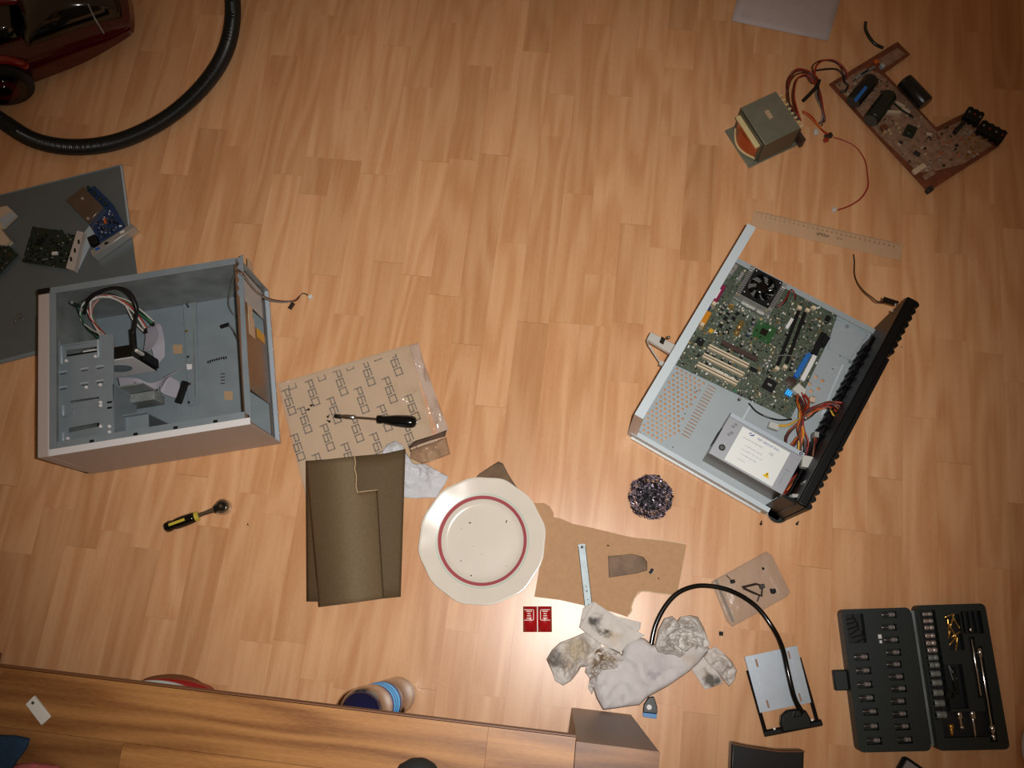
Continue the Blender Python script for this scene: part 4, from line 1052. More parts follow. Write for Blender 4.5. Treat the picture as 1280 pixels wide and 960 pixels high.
# back
back = M().b(TX - 0.012, TX - 0.010, 0.003, TY - 0.002, Z0, TWH - 0.002).build('back_plate', 'brown_metal', tw)
q0, q1 = onx(W1, 318, 486, TX - .01), onx(W1, 346, 546, TX - .01)
cut = M().b(TX - .02, TX, 0.014, 0.080, 0.022, TWH - 0.018).b(TX - .02, TX, 0.225, 0.262, 0.02, 0.09)
boolean_cut(back, cut.build('cutter', 'galv'))
back.data.materials.clear(); back.data.materials.append(MATS['brown_metal'])
M().b(TX - 0.008, TX, 0.003, TY - 0.002, Z0, Z0 + 0.004).build('back_edge_rim', 'galv_light', tw)
M().b(TX - 0.010, TX - 0.0095, 0.262, 0.325, 0.03, 0.13).build('power_socket_plate', 'galv_light', tw)
M().b(TX - 0.0095, TX - 0.009, 0.225, 0.262, 0.095, 0.12).build('pale_label', 'label_cream', tw)
def backquad(px, off, name, m):
    pts = [onx(W1, a, b_, TX - 0.0098) for a, b_ in px]
    ys_ = [p.y for p in pts]; zs_ = [p.z for p in pts]
    M().b(TX - 0.0099, TX - 0.0099 + off, min(ys_), max(ys_), min(zs_), max(zs_)).build(name, m, tw)
backquad([(310, 392), (319, 424)], 0.0006, 'printed_label', 'label_cream')
backquad([(321, 410), (331, 430)], 0.0006, 'yellow_label', 'label_yellow')
backquad([(309, 322), (317, 345)], 0.0006, 'printed_label', 'label_cream')
ln = [(297, 322), (304, 318), (306, 380), (310, 450), (315, 522), (306, 515), (303, 470), (300, 400), (300, 370)]
wav_ = []
for i in range(9): wav_.append((297.5 + (2.2 if i % 2 else -0.6), 366 - i * 5.2))
M().prism(PP(W1, [(304, 318), (306, 380), (310, 450), (315, 522), (307, 516), (304, 470), (301, 400), (300, 372)] + wav_, TWH), TWH, TWH + 0.0018).build('back_flange', 'galv', tw)
for i in range(7):
    p = onx(W1, 336 + i * 2.2, 380 + i * 25, TX)
    M().ball((TX, 0.02 + i * 0.045, Z0 + 0.006), 0.0022, 8).build('rivet', 'galv_light', tw)
# pan details
def pan(px, z0, z1, name, m, **k): return M().prism(PP(W1, px, Z0 + .0025), Z0 + z0, Z0 + z1).build(name, m, tw, **k)
pan([(229, 374), (246, 371), (249, 506), (236, 508)], .0025, .0065, 'mounting_rail', 'galv', bevel=.001)
pan([(241.5, 374), (243, 374), (246, 505), (244.5, 505)], .0065, .0072, 'rail_crease', 'galv_dull')
for q in ((233.5, 380), (233, 414), (235, 383), (237, 480), (236, 503), (235, 446)):
    p = W1.l(*q, .013); M().lathe([(.0001, .0115), (.0032, .0115), (.0028, .0135), (.0001, .014)], 10, (p.x, p.y)).build('screw', 'steel' if q[0] != 233 else 'gold', tw)
pan([(216, 431), (228, 431), (228, 442), (217, 442)], .0025, .003, 'tan_sticker', 'tan_sticker')
pan([(280, 489), (291, 489), (291, 500), (281, 500)], .0025, .003, 'tan_sticker', 'tan_sticker')
pan([(234, 456), (241, 456), (241, 462), (235, 463)], .0065, .0072, 'pale_sticker', 'beige_light')
for i in range(9):
    pan([(259 + i * 2.8, 451 - i * .7 + (1 if i in (0, 8) else 0)), (261 + i * 2.8, 450.5 - i * .7), (261 + i * 2.8, 453 - i * .7 + (2 if i in (0, 1, 7, 8) else 0)), (259 + i * 2.8, 453.5 - i * .7)], .0025, .0028, 'punched_hole', 'black_plastic')
for i in range(4): pan([(276, 467 + i * 4), (281, 466.5 + i * 4), (281, 467.5 + i * 4), (276, 468 + i * 4)], .0025, .0028, 'punched_slot', 'dark_steel')
# drive cage
CZ = 0.150
cp = PP(W1, [(66, 428), (76, 426), (76, 431), (124, 424), (124, 419), (142, 417), (142, 546), (68, 560)], CZ)
cg = M().prism(cp, CZ - 0.0015, CZ).build('drive_cage', 'galv', tw)
cb2 = M()
for px in ([(86, 535), (124, 528), (124, 533), (104, 537), (86, 541)], [(88, 501), (124, 496), (124, 498), (88, 504)], [(83, 438), (121, 433), (121, 440), (83, 446)]):
    cb2.prism(PP(W1, px, CZ), CZ - .02, CZ + .02)
boolean_cut(cg, cb2.build('cutter', 'galv')); cg.data.materials.clear(); cg.data.materials.append(MATS['galv'])
def cage(px, z0, z1, name, m, **k): return M().prism(PP(W1, px, CZ), CZ + z0, CZ + z1).build(name, m, cg, **k)
cage([(76, 433), (78.5, 432.5), (79, 455), (76.5, 455.5)], 0, .004, 'cage_rib', 'galv_light', bevel=.0006)
cage([(122, 425), (124.5, 424.5), (125, 447), (122.5, 447.5)], 0, .004, 'cage_rib', 'galv_light', bevel=.0006)
cage([(76, 431), (124, 424.5), (124, 427), (76, 433.5)], 0, .0025, 'cage_rib', 'galv', bevel=.0006)
cage([(102, 438), (120, 435), (120, 440.5), (102, 444)], -.006, -.0045, 'pale_tape', 'beige_light')
for y in (0, 34):
    cage([(78, 507 + y), (80.5, 506.5 + y), (81, 520 + y), (78.5, 520.5 + y)], 0, .0035, 'cage_rib', 'galv_light', bevel=.0006)
    cage([(80, 519.5 + y), (91, 517.5 + y), (91, 512 + y), (124, 506 + y), (124, 508 + y), (93, 514 + y), (93, 519 + y), (80, 521.5 + y)], 0, .002, 'cage_rib', 'galv', bevel=.0005)
for i, q in enumerate([(83, 451), (119.5, 445.5), (108, 484), (125.5, 481), (85, 548), (137, 540), (137, 533), (126, 503), (126, 533), (126, 507)]):
    p = W1.l(*q, CZ); M().lathe([(.0001, CZ), (.0032, CZ), (.0028, CZ + .0018), (.0001, CZ + .002)], 10, (p.x, p.y)).build('screw', 'beige_light', cg)
for i, q in enumerate([(74, 465), (101, 461), (120, 458), (74, 484), (101, 479), (120, 476)]):
    cage([(q[0], q[1]), (q[0] + 10, q[1] - 1.6), (q[0] + 10, q[1] - .2), (q[0], q[1] + 1.4)], 0, .0022, 'cage_tab', 'galv_light')
    cage([(q[0] + 1, q[1] + 2.4), (q[0] + 9, q[1] + 1), (q[0] + 9, q[1] + 2), (q[0] + 1, q[1] + 3.4)], 0, .0003, 'tab_slot', 'dark_steel')
for q in ((137, 502), (137, 509)): cage([(q[0] - 3, q[1]), (q[0] + 3, q[1] - 1), (q[0] + 3, q[1] + 1.5), (q[0] - 3, q[1] + 2.5)], 0, .0003, 'tab_slot', 'black_plastic')
e = W1.l(142, 480, CZ).x
M().b(e - .0015, e, W1.l(142, 546, CZ).y, W1.l(142, 480, CZ).y, 0.06, CZ).build('cage_side_plate', 'galv', tw)
# hard drive: stands on its long edge, pokes out of the cage
hy = W1.l(150, 440, .148).y
hx1 = W1.l(166, 436, .148).x
hd = M().b(hx1 - 0.146, hx1, hy - 0.012, hy + 0.012, 0.046, 0.148).build('hard_drive', 'black_metal', tw, bevel=0.001)
M().b(hx1 - 0.140, hx1 - 0.002, hy - 0.0135, hy - 0.012, 0.050, 0.144).build('drive_cover', 'beige_light', hd)
mb = M()
vs = []; 
for j in range(24): a_ = 2 * pi * j / 24; vs += [(hx1 - .055 + .032 * cos(a_), hy - .0135, .098 + .032 * sin(a_)), (hx1 - .055 + .032 * cos(a_), hy - .0142, .098 + .032 * sin(a_))]
M().cyl((hx1 - .05, hy - .0130, .098), (hx1 - .05, hy - .0142, .098), .022, 24).build('spindle_disc', 'galv', hd)
M().b(hx1, hx1 + .006, hy - .009, hy + .009, .052, .110).build('cable_socket', 'black_plastic', hd)
M().b(hx1 + .001, hx1 + .0065, hy - .002, hy + .003, .115, .142).build('power_socket', 'white_plastic', hd)
# lower drive frame and bay floor
l1 = W1.l(146, 483, .13)
M().b(l1.x - .02, l1.x + .050, l1.y - .003, l1.y, .05, .13).build('bay_divider', 'galv_dull', tw)
M().b(l1.x - .02, l1.x + .052, l1.y - .022, l1.y - .004, .04, .085).build('bay_box', 'galv_dull', tw, bevel=.001)
l2 = W1.l(146, 520, .12)
M().b(l2.x - .03, l2.x + .055, l2.y - .002, l2.y, .02, .12).build('bay_divider', 'galv', tw)
M().b(l2.x - .03, l2.x + .055, l2.y - .040, l2.y - .002, .105, .1065).build('bay_shelf', 'galv', tw)
M().b(l2.x + .060, l2.x + .085, l2.y - .034, l2.y - .016, .01, .06).build('dark_bay_block', 'black_plastic', tw)
for q, zz in (((154, 510), .087), ((155, 532), .108), ((166, 496), .10)):
    p = W1.l(*q, zz); M().lathe([(.0001, zz), (.004, zz), (.0035, zz + .002), (.0001, zz + .002)], 10, (p.x, p.y)).build('screw', 'silver', tw)
# ribbon cables
mat('ribbon', (150, 146, 156), 0.6)
def ribb(name, pts, wpx, parent=tw, fr=W1, m='ribbon'):
    c_ = [fr.l(*p) for p in pts]; w_ = [Vector(q) for q in wpx]
    k = len(c_); cs, wsx = [], []
    cs = cr(c_, 5); wsx = cr(w_, 5)
    return M().ribbon(cs, wsx, .0012).build(name, m, parent, smooth=60)
ribb('ribbon_cable', [(170, 452, .09), (184, 440, .085), (190, 420, .08), (187, 408, .075), (193, 412, .06), (198, 432, .05), (200, 452, .035)], [(.0, .02, .01), (.02, .01, .005), (.028, 0, .004), (.024, .008, .01), (.03, .01, .004), (.026, .016, .0), (.02, .018, 0)])
ribb('ribbon_cable', [(150, 482, .08), (172, 482, .08), (188, 486, .07), (203, 478, .065), (215, 466, .06), (206, 478, .052), (214, 484, .048), (226, 488, .042)], [(0, .03, .01), (0, .028, .01), (.006, .02, .01), (.02, .016, .01), (.03, .01, .0), (.02, .03, 0), (.006, .038, 0), (-.006, .038, 0)])
c_ = W1.l(227, 490, .045)
M().bc(c_.x, c_.y, .038, .012, .046, .010, -22).build('ribbon_plug', 'black_plastic', tw, bevel=.001)
M().tube(wpath([(168, 478, .10), (180, 486, .09), (190, 489, .08), (197, 487, .07)], 5, W1), .0015, 6).build('thin_wire', 'w_black', tw)
# wire looms
wires('black_loom', [(106, 390, .13), (112, 374, .155), (128, 363, .166), (146, 359, .170), (162, 367, .165), (171, 384, .155), (169, 402, .14), (167, 420, .125), (168, 438, .13)], ['w_black'] * 4, .0030, tw, W1, .003, 4)
M().tube(wpath([(166, 412, .125), (168, 438, .128)], 3, W1), .006, 8).build('loom_sleeve', 'w_black', tw, smooth=60)
wires('twisted_wire', [(141, 436, .14), (133, 422, .135), (122, 408, .13), (113, 394, .13), (114, 380, .13), (126, 371, .13), (142, 372, .12), (158, 380, .11), (172, 396, .10), (182, 411, .09)], ['w_white', 'w_pink', 'w_white', 'w_grey', 'w_red'], .0016, tw, W1, .006, 11)
wires('twisted_wire', [(141, 436, .14), (130, 424, .13), (112, 412, .12), (102, 398, .12), (100, 384, .12), (112, 374, .12), (134, 368, .12), (158, 376, .11), (176, 390, .10), (190, 404, .09)], ['w_green', 'w_white', 'w_green', 'w_black'], .0014, tw, W1, .005, 15)
for (a, b_, c2, d2) in ((190, 403, 11, 30), (181, 412, 12, 10)):
    c_ = W1.l(a, b_, .09); M().bc(c_.x, c_.y, .086, .006, .014, .006, c2).build('small_plug', 'black_plastic', tw)
c_ = W1.l(97, 382, .12)
M().bc(c_.x, c_.y, .105, .034, .007, .02, -30).build('front_switch_board', 'pcb_dark', tw)
for q in ((90, 378), (102, 387)):
    c_ = W1.l(*q, .127); M().ball((c_.x, c_.y, .127), .004, 8).build('small_lamp', 'silver', tw)
wires('thin_wire', [(278, 407, .03), (285, 406, .03), (290, 411, .03), (294, 418, .04), (298, 426, .06)], ['w_black', 'w_grey'], .0016, tw, W1, .001, 3)
c_ = W1.l(281, 407, .03); M().bc(c_.x, c_.y, .027, .018, .006, .006, 10).build('small_plug', 'black_plastic', tw)
wires('thin_wire', [(300, 337, .18), (293, 345, .15), (288, 362, .10), (286, 380, .06), (291, 392, .03), (297, 397, .02)], ['w_grey'], .0015, tw, W1, .001, 5)
wires('outer_wire', [(297, 338, .182), (303, 343, .183), (312, 355, .14), (322, 366, .09), (336, 374, .05), (352, 377, .02), (368, 376, .008), (374, 371, .005)], ['w_brown', 'w_grey'], .0022, tw, W1, .001, 6)
wires('outer_wire', [(372, 373, .004), (378, 367, .004), (383, 368, .004), (387, 371, .004)], ['w_black'], .0012, tw, W1, .0003, 6)
c_ = W1.l(364, 382, .006); M().bc(c_.x, c_.y, .001, .007, .015, .006, -38).build('brown_plug', 'dark_brown', tw)
c_ = W1.l(388, 371, .006); M().bc(c_.x, c_.y, .001, .009, .008, .006, 10).build('white_plug', 'white_plastic', tw)
for i in range(4):
    f = (.2, .42, .62, .82)[i]; M().b(BX + .37 * f, BX + .37 * f + .008, .014, .019, TWH - .0015, TWH - .0008).build('flange_slot', 'black_plastic', tw)
# ------------------------------------------------------------------ desktop case, opened
DH = 0.172
D = Frame(P(793, 518, DH).xy, -24.9)
dc = fthing('open_desktop_case', 'open desktop computer with motherboard, silver power unit and black ribbed front', 'computer', D)
DL = D.l(935, 280, DH).y; DW = 0.3255
mat('zinc_pan', (160, 170, 174), 0.5, metal=0.1, var=0.03, vscale=30)
mat('zinc_light', (190, 202, 208), 0.42, metal=0.1)
panz = 0.009
pn = M().b(0.001, DW, 0.0, DL, 0.0065, panz).build('base_pan', 'zinc_pan', dc)
cut = M(); ph = 0.0098
reg = PP(D, [(866, 470), (881, 478), (877, 485), (871, 498), (866, 506), (852, 513), (854, 528), (850, 537), (845, 545), (828, 556), (799, 541), (806, 522), (850, 455)], panz)
reg = [tuple(v) for v in reg]
for j in range(26):
    for i in range(14):
        x = 0.009 + i * ph + (ph / 2 if j % 2 else 0); y = 0.014 + j * ph * 0.866
        if inpoly(x, y, reg): cut.tube([(x, y, 0), (x, y, 0.02)], 0.0027, 10)
s0_, s1_ = D.l(890, 484, panz), D.l(857, 545, panz)
for i in range(17):
    t = i / 16; x = s0_.x + (s1_.x - s0_.x) * t; y = s0_.y + (s1_.y - s0_.y) * t
    cut.b(x - .0088, x + .0088, y - .0010, y + .0010, 0, 0.02)
for q in ((1020, 471), (1028, 476), (1012, 480), (1023, 486), (1014, 489), (1016, 497)):
    p = D.l(*q, panz); cut.tube([(p.x, p.y, 0), (p.x, p.y, .02)], .0038, 12)
boolean_cut(pn, cut.build('cutter', 'zinc_pan')); pn.data.materials.clear(); pn.data.materials.append(MATS['zinc_pan'])
M().b(0, 0.0015, 0.0, DL, 0.001, DH).build('rear_wall', 'zinc_light', dc)
M().b(0.0, 0.017, 0.0, DL, DH, DH + .0015).build('rear_wall_flange', 'zinc_light', dc)
M().b(0.001, 0.018, 0.0, .0015, 0.003, DH).build('rear_corner', 'brown_metal', dc)
M().b(0.006, 0.30, -.001, .001, 0.003, 0.032).build('lower_lip', 'zinc_pan', dc)
M().b(0.006, 0.30, -.001, .008, 0.032, 0.0335).build('lower_lip_fold', 'zinc_light', dc)
M().b(0.01, 0.29, -.005, -.001, 0.006, 0.012).build('outer_rail', 'silver', dc)
M().b(0.006, 0.315, DL - .0015, DL, 0.003, 0.026).build('upper_lip', 'zinc_pan', dc)
M().b(0.006, 0.315, DL - .010, DL + .001, 0.026, 0.0275).build('upper_lip_fold', 'zinc_pan', dc)
for q, r_ in (((871, 489), .006), ((856, 517), .006), ((841, 559), .010), ((1050, 445), .006), ((1041, 461), .006)):
    p = D.l(*q, panz); M().lathe([(r_, panz - .001), (r_ + .0007, panz + .0006), (r_ + .0014, panz - .001)], 20, (p.x, p.y), close=True).build('pressed_ring', 'zinc_light', dc)
    M().lathe([(.0001, panz), (.0013, panz), (.0013, panz + .0004), (.0001, panz + .0004)], 8, (p.x, p.y)).build('pressed_dimple', 'dark_steel', dc)
M().prism(PP(D, [(1043, 398), (1085, 417), (1062, 450), (1035, 436)], .012), panz, panz + .003).build('raised_plate', 'zinc_pan', dc, bevel=.0008)
for a, b_ in (((1059, 408), None), ((1063, 452), None)):
    p = D.l(*a, .013); M().lathe([(.0001, .012), (.004, .012), (.0035, .0135), (.0001, .0135)], 12, (p.x, p.y)).build('screw', 'galv', dc)
M().prism(PP(D, [(1052, 455), (1056, 456), (1040, 490), (1030, 520), (1026, 518)], .011), panz, panz + .002).build('pressed_rib', 'zinc_light', dc, bevel=.0006)
M().prism(PP(D, [(938, 504), (941, 505), (930, 525), (927, 524)], .011), panz, panz + .0015).build('pressed_rib', 'zinc_light', dc, bevel=.0005)
# black ribbed front
ym, yM = D.l(1020, 642, DH).y, D.l(1149, 377, DH).y
fx1 = D.l(1149, 377, DH).x - 0.004; fx0 = fx1 - 0.018
mat('bezel_black', (5, 6, 6), 0.45, spec=0.25)
M().b(fx0, fx1, ym, yM, 0.002, DH).build('front_bezel', 'bezel_black', dc, bevel=.003, seg=2)
M().b(fx0 - .006, fx0, ym + .03, yM - .05, 0.010, 0.07).build('front_inner_frame', 'bezel_black', dc, bevel=.002)
M().prism([(fx0 - .024, ym + .002), (fx0, ym + .002), (fx0, ym + .008), (fx0 - .022, ym + .008)], 0.012, DH - .02).build('front_end_block', 'bezel_black', dc)
nr = 30
M().b(fx1 - .001, fx1 + .0065, ym + .13, ym + .315, 0.006, DH - .004).build('front_flat', 'bezel_black', dc)
for i in range(nr):
    y = ym + .006 + (yM - ym - .012) * i / (nr - 1)
    if .125 < y - ym < .32: continue
    pr = [(fx1 - .001, y - .0068), (fx1 + .003, y - .0062), (fx1 + .0072, y - .0035), (fx1 + .0085, y), (fx1 + .0072, y + .0035), (fx1 + .003, y + .0062), (fx1 - .001, y + .0068)]
    M().prism(pr, 0.006, DH - .004).build('front_rib', 'bezel_black', dc)
for i in range(12):
    y = ym + .16 + i * .018
    M().b(fx0 - .010, fx0 + .001, y, y + .003, 0.03, DH - .09 + .006 * math.sin(i * 2.1)).build('inner_web', 'bezel_black', dc)
for q in ((1010, 604), (996, 619)):
    p = D.l(*q, .15); M().bc(p.x, p.y, .122, .012, .006, .022, -20 if q[0] == 1010 else 30).build('latch_tab', 'silver', dc)
M().prism(PP(D, [(975, 617), (992, 611), (996, 622), (988, 635), (978, 633)], .035), .012, .034).build('front_corner_tab', 'zinc_pan', dc)
p = D.l(968, 640, .004); M().lathe([(.0001, 0), (.018, 0), (.020, .004), (.020, .009), (.0001, .009)], 24, (p.x + .006, p.y + .002)).build('rubber_foot', 'black_rubber', dc)
p = P(1114, 377, DH); 
M().prism(PP(D, [(1105, 371), (1124, 377), (1121, 382), (1103, 377)], DH), DH - .002, DH + .001).build('switch_board', 'dark_steel', dc)
for q in ((1119, 381), (1115, 389)):
    p = D.l(*q, DH); M().ball((p.x, p.y, DH + .002), .0022, 8).build('indicator_lamp', 'silver', dc)
M().tube(wpath([(1067, 318, .008), (1068, 328, .010), (1068, 342, .02), (1072, 354, .04), (1080, 364, .08), (1089, 371, .12), (1097, 377, .155), (1108, 378, DH)], 6, D), .0014, 6).build('speaker_wire', 'w_black', dc, smooth=60)

# motherboard
BZ = 0.0165
bpoly = [tuple(v) for v in PP(D, [(917, 325), (1047, 393), (1036, 425), (988, 524), (845, 456)], BZ + .001)]
x0_, x1_ = min(p[0] for p in bpoly), max(p[0] for p in bpoly)
mbp = [(0.006, D.l(845, 456, BZ).y), (0.006, D.l(917, 325, BZ).y), (D.l(1047, 393, BZ).x, D.l(917, 325, BZ).y), (D.l(1040, 415, BZ).x, D.l(1030, 440, BZ).y), (D.l(988, 524, BZ).x, D.l(988, 524, BZ).y + .002), (D.l(988, 524, BZ).x - .1, D.l(845, 456, BZ).y - .004)]
mbp = bpoly
mat('pcb_main', (76, 86, 72), 0.42, var=0.5, vscale=260)
board = M().prism(mbp, BZ - .0016, BZ).build('motherboard', 'pcb_main', dc)
def bb(px, py, sx, sy, h, name, m, rz=0, z=BZ, bev=0.0, par=board, **k):
    p = D.l(px, py, z + h); return M().bc(p.x, p.y, z, sx, sy, h, rz).build(name, m, par, bevel=bev, **k)
def seg(p0, p1, wd, h, name, m, par=board, z=BZ, bev=.0004):
    a, b_ = D.l(*p0, z + h), D.l(*p1, z + h); d = (b_ - a); L_ = d.length; c_ = (a + b_) / 2
    return M().bc(c_.x, c_.y, z, L_, wd, h, math.degrees(math.atan2(d.y, d.x))).build(name, m, par, bevel=bev)
mat('cream', (206, 190, 162), 0.5); mat('agp_brown', (64, 44, 38), 0.5); mat('magenta', (128, 34, 72), 0.4); mat('orange_port', (196, 128, 30), 0.4)
mat('cyan_glow', (60, 190, 240), 0.3, emit=(60, 190, 250), estr=0.6)  # emission added to the colour of the cyan jumper tops
mat('chip_green', (40, 84, 46), 0.35); mat('foil', (130, 130, 122), 0.35, metal=0.5, bump=0.6, bscale=90); mat('ide_blue', (34, 104, 180), 0.4); mat('slot_dark', (36, 34, 32), 0.6)
for p0, p1 in (((886, 432), (936, 457)), ((879, 443), (930, 468)), ((872, 454), (922, 479))):
    s_ = seg(p0, p1, .0092, .011, 'card_slot', 'cream')
    seg(p0, p1, .0022, .0113, 'slot_groove', 'slot_dark', par=board)
seg((902, 427), (947, 449), .009, .010, 'brown_card_slot', 'agp_brown')
for p0, p1 in (((999, 388), (973, 455)), ((1007, 390), (984, 453))):
    seg(p0, p1, .0065, .009, 'memory_slot', 'black_plastic')
    seg(p0, p1, .0015, .0093, 'slot_groove', 'dark_steel')
for q in ((972, 460), (982, 458), (1000, 384), (1010, 387), (1018, 384)): bb(*q, .009, .007, .012, 'slot_clip', 'cream', bev=.0008)
seg((1012, 441), (995, 471), .010, .010, 'blue_drive_socket', 'ide_blue'); seg((1019, 444), (1003, 475), .009, .010, 'white_drive_socket', 'sticker_white')
seg((1031, 416), (1018, 442), .012, .012, 'black_power_socket', 'black_plastic'); bb(1032, 425, .012, .020, .018, 'black_plug', 'black_plastic', bev=.001)
p = D.l(989, 477, BZ + .004); M().lathe([(.0001, BZ), (.010, BZ), (.010, BZ + .004), (.009, BZ + .0045), (.0001, BZ + .0045)], 24, (p.x, p.y)).build('round_battery', 'agp_brown', board)
bb(962, 481, .024, .024, .003, 'bridge_chip', 'black_plastic', bev=.0004)
text('chip_print', 'VIA', .006, 'sticker_white', board, (D.l(962, 481, BZ + .003).x, D.l(962, 481, BZ + .003).y, BZ + .0031), 0)
bb(955, 415, .040, .038, .0018, 'green_processor_board', 'chip_green'); bb(955, 415, .014, .014, .003, 'processor_die', 'dark_steel', bev=.0003)
bb(986, 491, .014, .013, .005, 'blue_jumper_block', 'ide_blue')
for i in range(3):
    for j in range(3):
        p = D.l(986, 491, BZ + .005); M().bc(p.x - .004 + i * .004, p.y - .004 + j * .004, BZ + .005, .0025, .0025, .0012).build('cyan_jumper', 'cyan_glow', board)
bb(875, 427, .016, .016, .0025, 'small_chip', 'black_plastic', bev=.0003); bb(884, 384, .014, .012, .008, 'blue_video_port', 'pcb_blue')
bb(1035, 398, .010, .012, .003, 'small_chip', 'black_plastic', bev=.0003)
bb(942, 462, .016, .008, .003, 'small_chip', 'black_plastic'); bb(987, 404, .006, .024, .006, 'white_socket', 'sticker_white', rz=-2)
bb(919, 488, .006, .005, .006, 'green_lamp', 'w_green')
bb(897, 366, .017, .044, .020, 'magenta_port', 'magenta', bev=.001); bb(896, 366.5, .008, .022, .0215, 'port_label', 'sticker_white'); bb(893, 379, .008, .007, .0215, 'port_label', 'cream')
bb(881, 396, .017, .030, .020, 'orange_port', 'orange_port', bev=.001); bb(878, 405, .007, .007, .0215, 'port_label', 'cream'); bb(889, 413, .009, .009, .008, 'yellow_coil', 'w_yellow', bev=.001)
for q in ((914, 338), (918, 333)): bb(*q, .014, .014, .014, 'keyboard_port', 'silver', bev=.001)
bb(926, 345, .006, .02, .006, 'small_coil_row', 'silver')
bb(936, 381, .034, .014, .006, 'foil_shield', 'foil', bev=.002); bb(951, 390, .02, .012, .005, 'foil_shield', 'foil', bev=.002)
# capacitors
caps = [(912, 437), (928, 445), (885, 439), (893, 443), (904, 448), (913, 452), (885, 452), (907, 381), (904, 385), (901, 390), (912, 390), (931, 392), (943, 397), (942, 403), (938, 411), (936, 417), (984, 416), (944, 440), (962, 463), (991, 455), (992, 450), (990, 460), (925, 498), (940, 497), (911, 401), (914, 408), (906, 415), (928, 430), (1007, 402), (1015, 410)]
for i, q in enumerate(caps):
    h = .010 if i % 3 else .013; p = D.l(*q, BZ + h); r_ = .0034 if i % 2 else .0029
    cp_ = M().lathe([(.0001, BZ), (r_, BZ), (r_, BZ + h - .0006), (r_ * .9, BZ + h), (.0001, BZ + h)], 12, (p.x, p.y)).build('capacitor', 'slot_dark' if i not in (14, 15, 13) else 'pcb_blue', board)
    M().lathe([(.0001, BZ + h), (r_ * .8, BZ + h), (r_ * .8, BZ + h + .0003), (.0001, BZ + h + .0003)], 12, (p.x, p.y)).build('capacitor_top', 'silver', board)
for q in ((927, 404), (924, 409), (921, 416), (914, 383)):
    p = D.l(*q, BZ + .006); M().lathe([(.003, BZ), (.0055, BZ), (.0055, BZ + .006), (.003, BZ + .006)], 14, (p.x, p.y), close=True).build('copper_coil', 'gold', board)
for q in ((911, 391), (907, 398), (901, 407), (917, 398), (909, 414), (922, 392), (897, 416)): bb(*q, .008, .008, .0022, 'power_chip', 'black_plastic')
mb = M(); r9 = random.Random(4)
comps(0, D, bpoly, 950, BZ, 77, ['silver', 'sticker_white', 'galv_dull', 'black_plastic', 'pcb_green', 'cream', 'dark_steel', 'gold', 'slot_dark'], board, .0055, .003)
for i in range(8):
    q = (918 + i * .0, 0)
for k_, (a, b_) in enumerate([((890, 459), (918, 473)), ((897, 463), (924, 477))]):
    seg(a, b_, .0016, .0006, 'printed_strip', 'sticker_white')
# processor cooler
FZ = 0.062
fcx = D.l(953, 359, FZ)
ck = M()
for i in range(19):
    y = fcx.y - .030 + i * .060 / 18; ck.b(fcx.x - .040, fcx.x + .040, y - .0006, y + .0006, BZ + .008, FZ - .014)
ck.b(fcx.x - .040, fcx.x + .040, fcx.y - .031, fcx.y + .031, BZ + .002, BZ + .008)
heat = M().b(fcx.x - .040, fcx.x + .040, fcx.y - .031, fcx.y + .031, BZ + .002, BZ + .008).build('cooler', 'silver', dc)
for i in range(15):
    y = fcx.y - .030 + i * .060 / 14; M().b(fcx.x - .040, fcx.x + .040, y - .0008, y + .0008, BZ + .008, FZ - .012).build('heatsink_fin', 'silver', heat)
fr_ = M().b(fcx.x - .030, fcx.x + .030, fcx.y - .030, fcx.y + .030, FZ - .012, FZ).build('fan_frame', 'black_plastic', heat)
boolean_cut(fr_, M().tube([(fcx.x, fcx.y, 0), (fcx.x, fcx.y, .1)], .0275, 40).build('cutter', 'galv')); fr_.data.materials.clear(); fr_.data.materials.append(MATS['black_plastic'])
M().lathe([(.0001, FZ - .011), (.012, FZ - .011), (.012, FZ - .002), (.0105, FZ - .001), (.0001, FZ - .001)], 24, (fcx.x, fcx.y)).build('fan_hub', 'black_gloss', heat)
bl = M()
for k in range(7):
    a_ = 2 * pi * k / 7; vs = []
    for i in range(5):
        r_ = .0115 + .015 * i / 4
        for da, z in ((-.28, FZ - .0095), (.28, FZ - .003)):
            vs.append((fcx.x + r_ * cos(a_ + da + .1 * i), fcx.y + r_ * sin(a_ + da + .1 * i), z))
    b1 = M().add(vs, [(2 * i, 2 * i + 1, 2 * i + 3, 2 * i + 2) for i in range(4)]).build('fan_blade', 'black_gloss', heat, solid=.0008)
for k in range(4):
    a_ = pi / 4 + k * pi / 2; M().ball((fcx.x + .0345 * cos(a_) * 1.06, fcx.y + .0345 * sin(a_) * 1.06, FZ - .001), .0022, 8).build('fan_screw', 'silver', heat)
for (dx, dy) in ((-.036, .031), (.036, .029), (.034, -.031)):
    M().bc(fcx.x + dx, fcx.y + dy, FZ - .012, .007, .006, .008).build('clip_tab', 'silver', heat)
wires('fan_wire', [(972, 384, .04), (981, 377, .045), (986, 366, .045), (990, 362, .04), (994, 368, .035), (994, 374, .025)], ['w_purple', 'w_red', 'w_black'], .0011, dc, D, .0015, 8)
M().tube(wpath([(954, 454, .03), (965, 447, .034), (980, 444, .035), (997, 445, .034), (1010, 441, .03)], 6, D), .0013, 6).build('thin_grey_wire', 'w_grey', dc, smooth=60)
M().tube(wpath([(936, 504, .014), (945, 514, .016), (958, 521, .018), (974, 525, .02), (990, 524, .03)], 6, D), .0018, 6).build('thin_black_wire', 'w_black', dc, smooth=60)

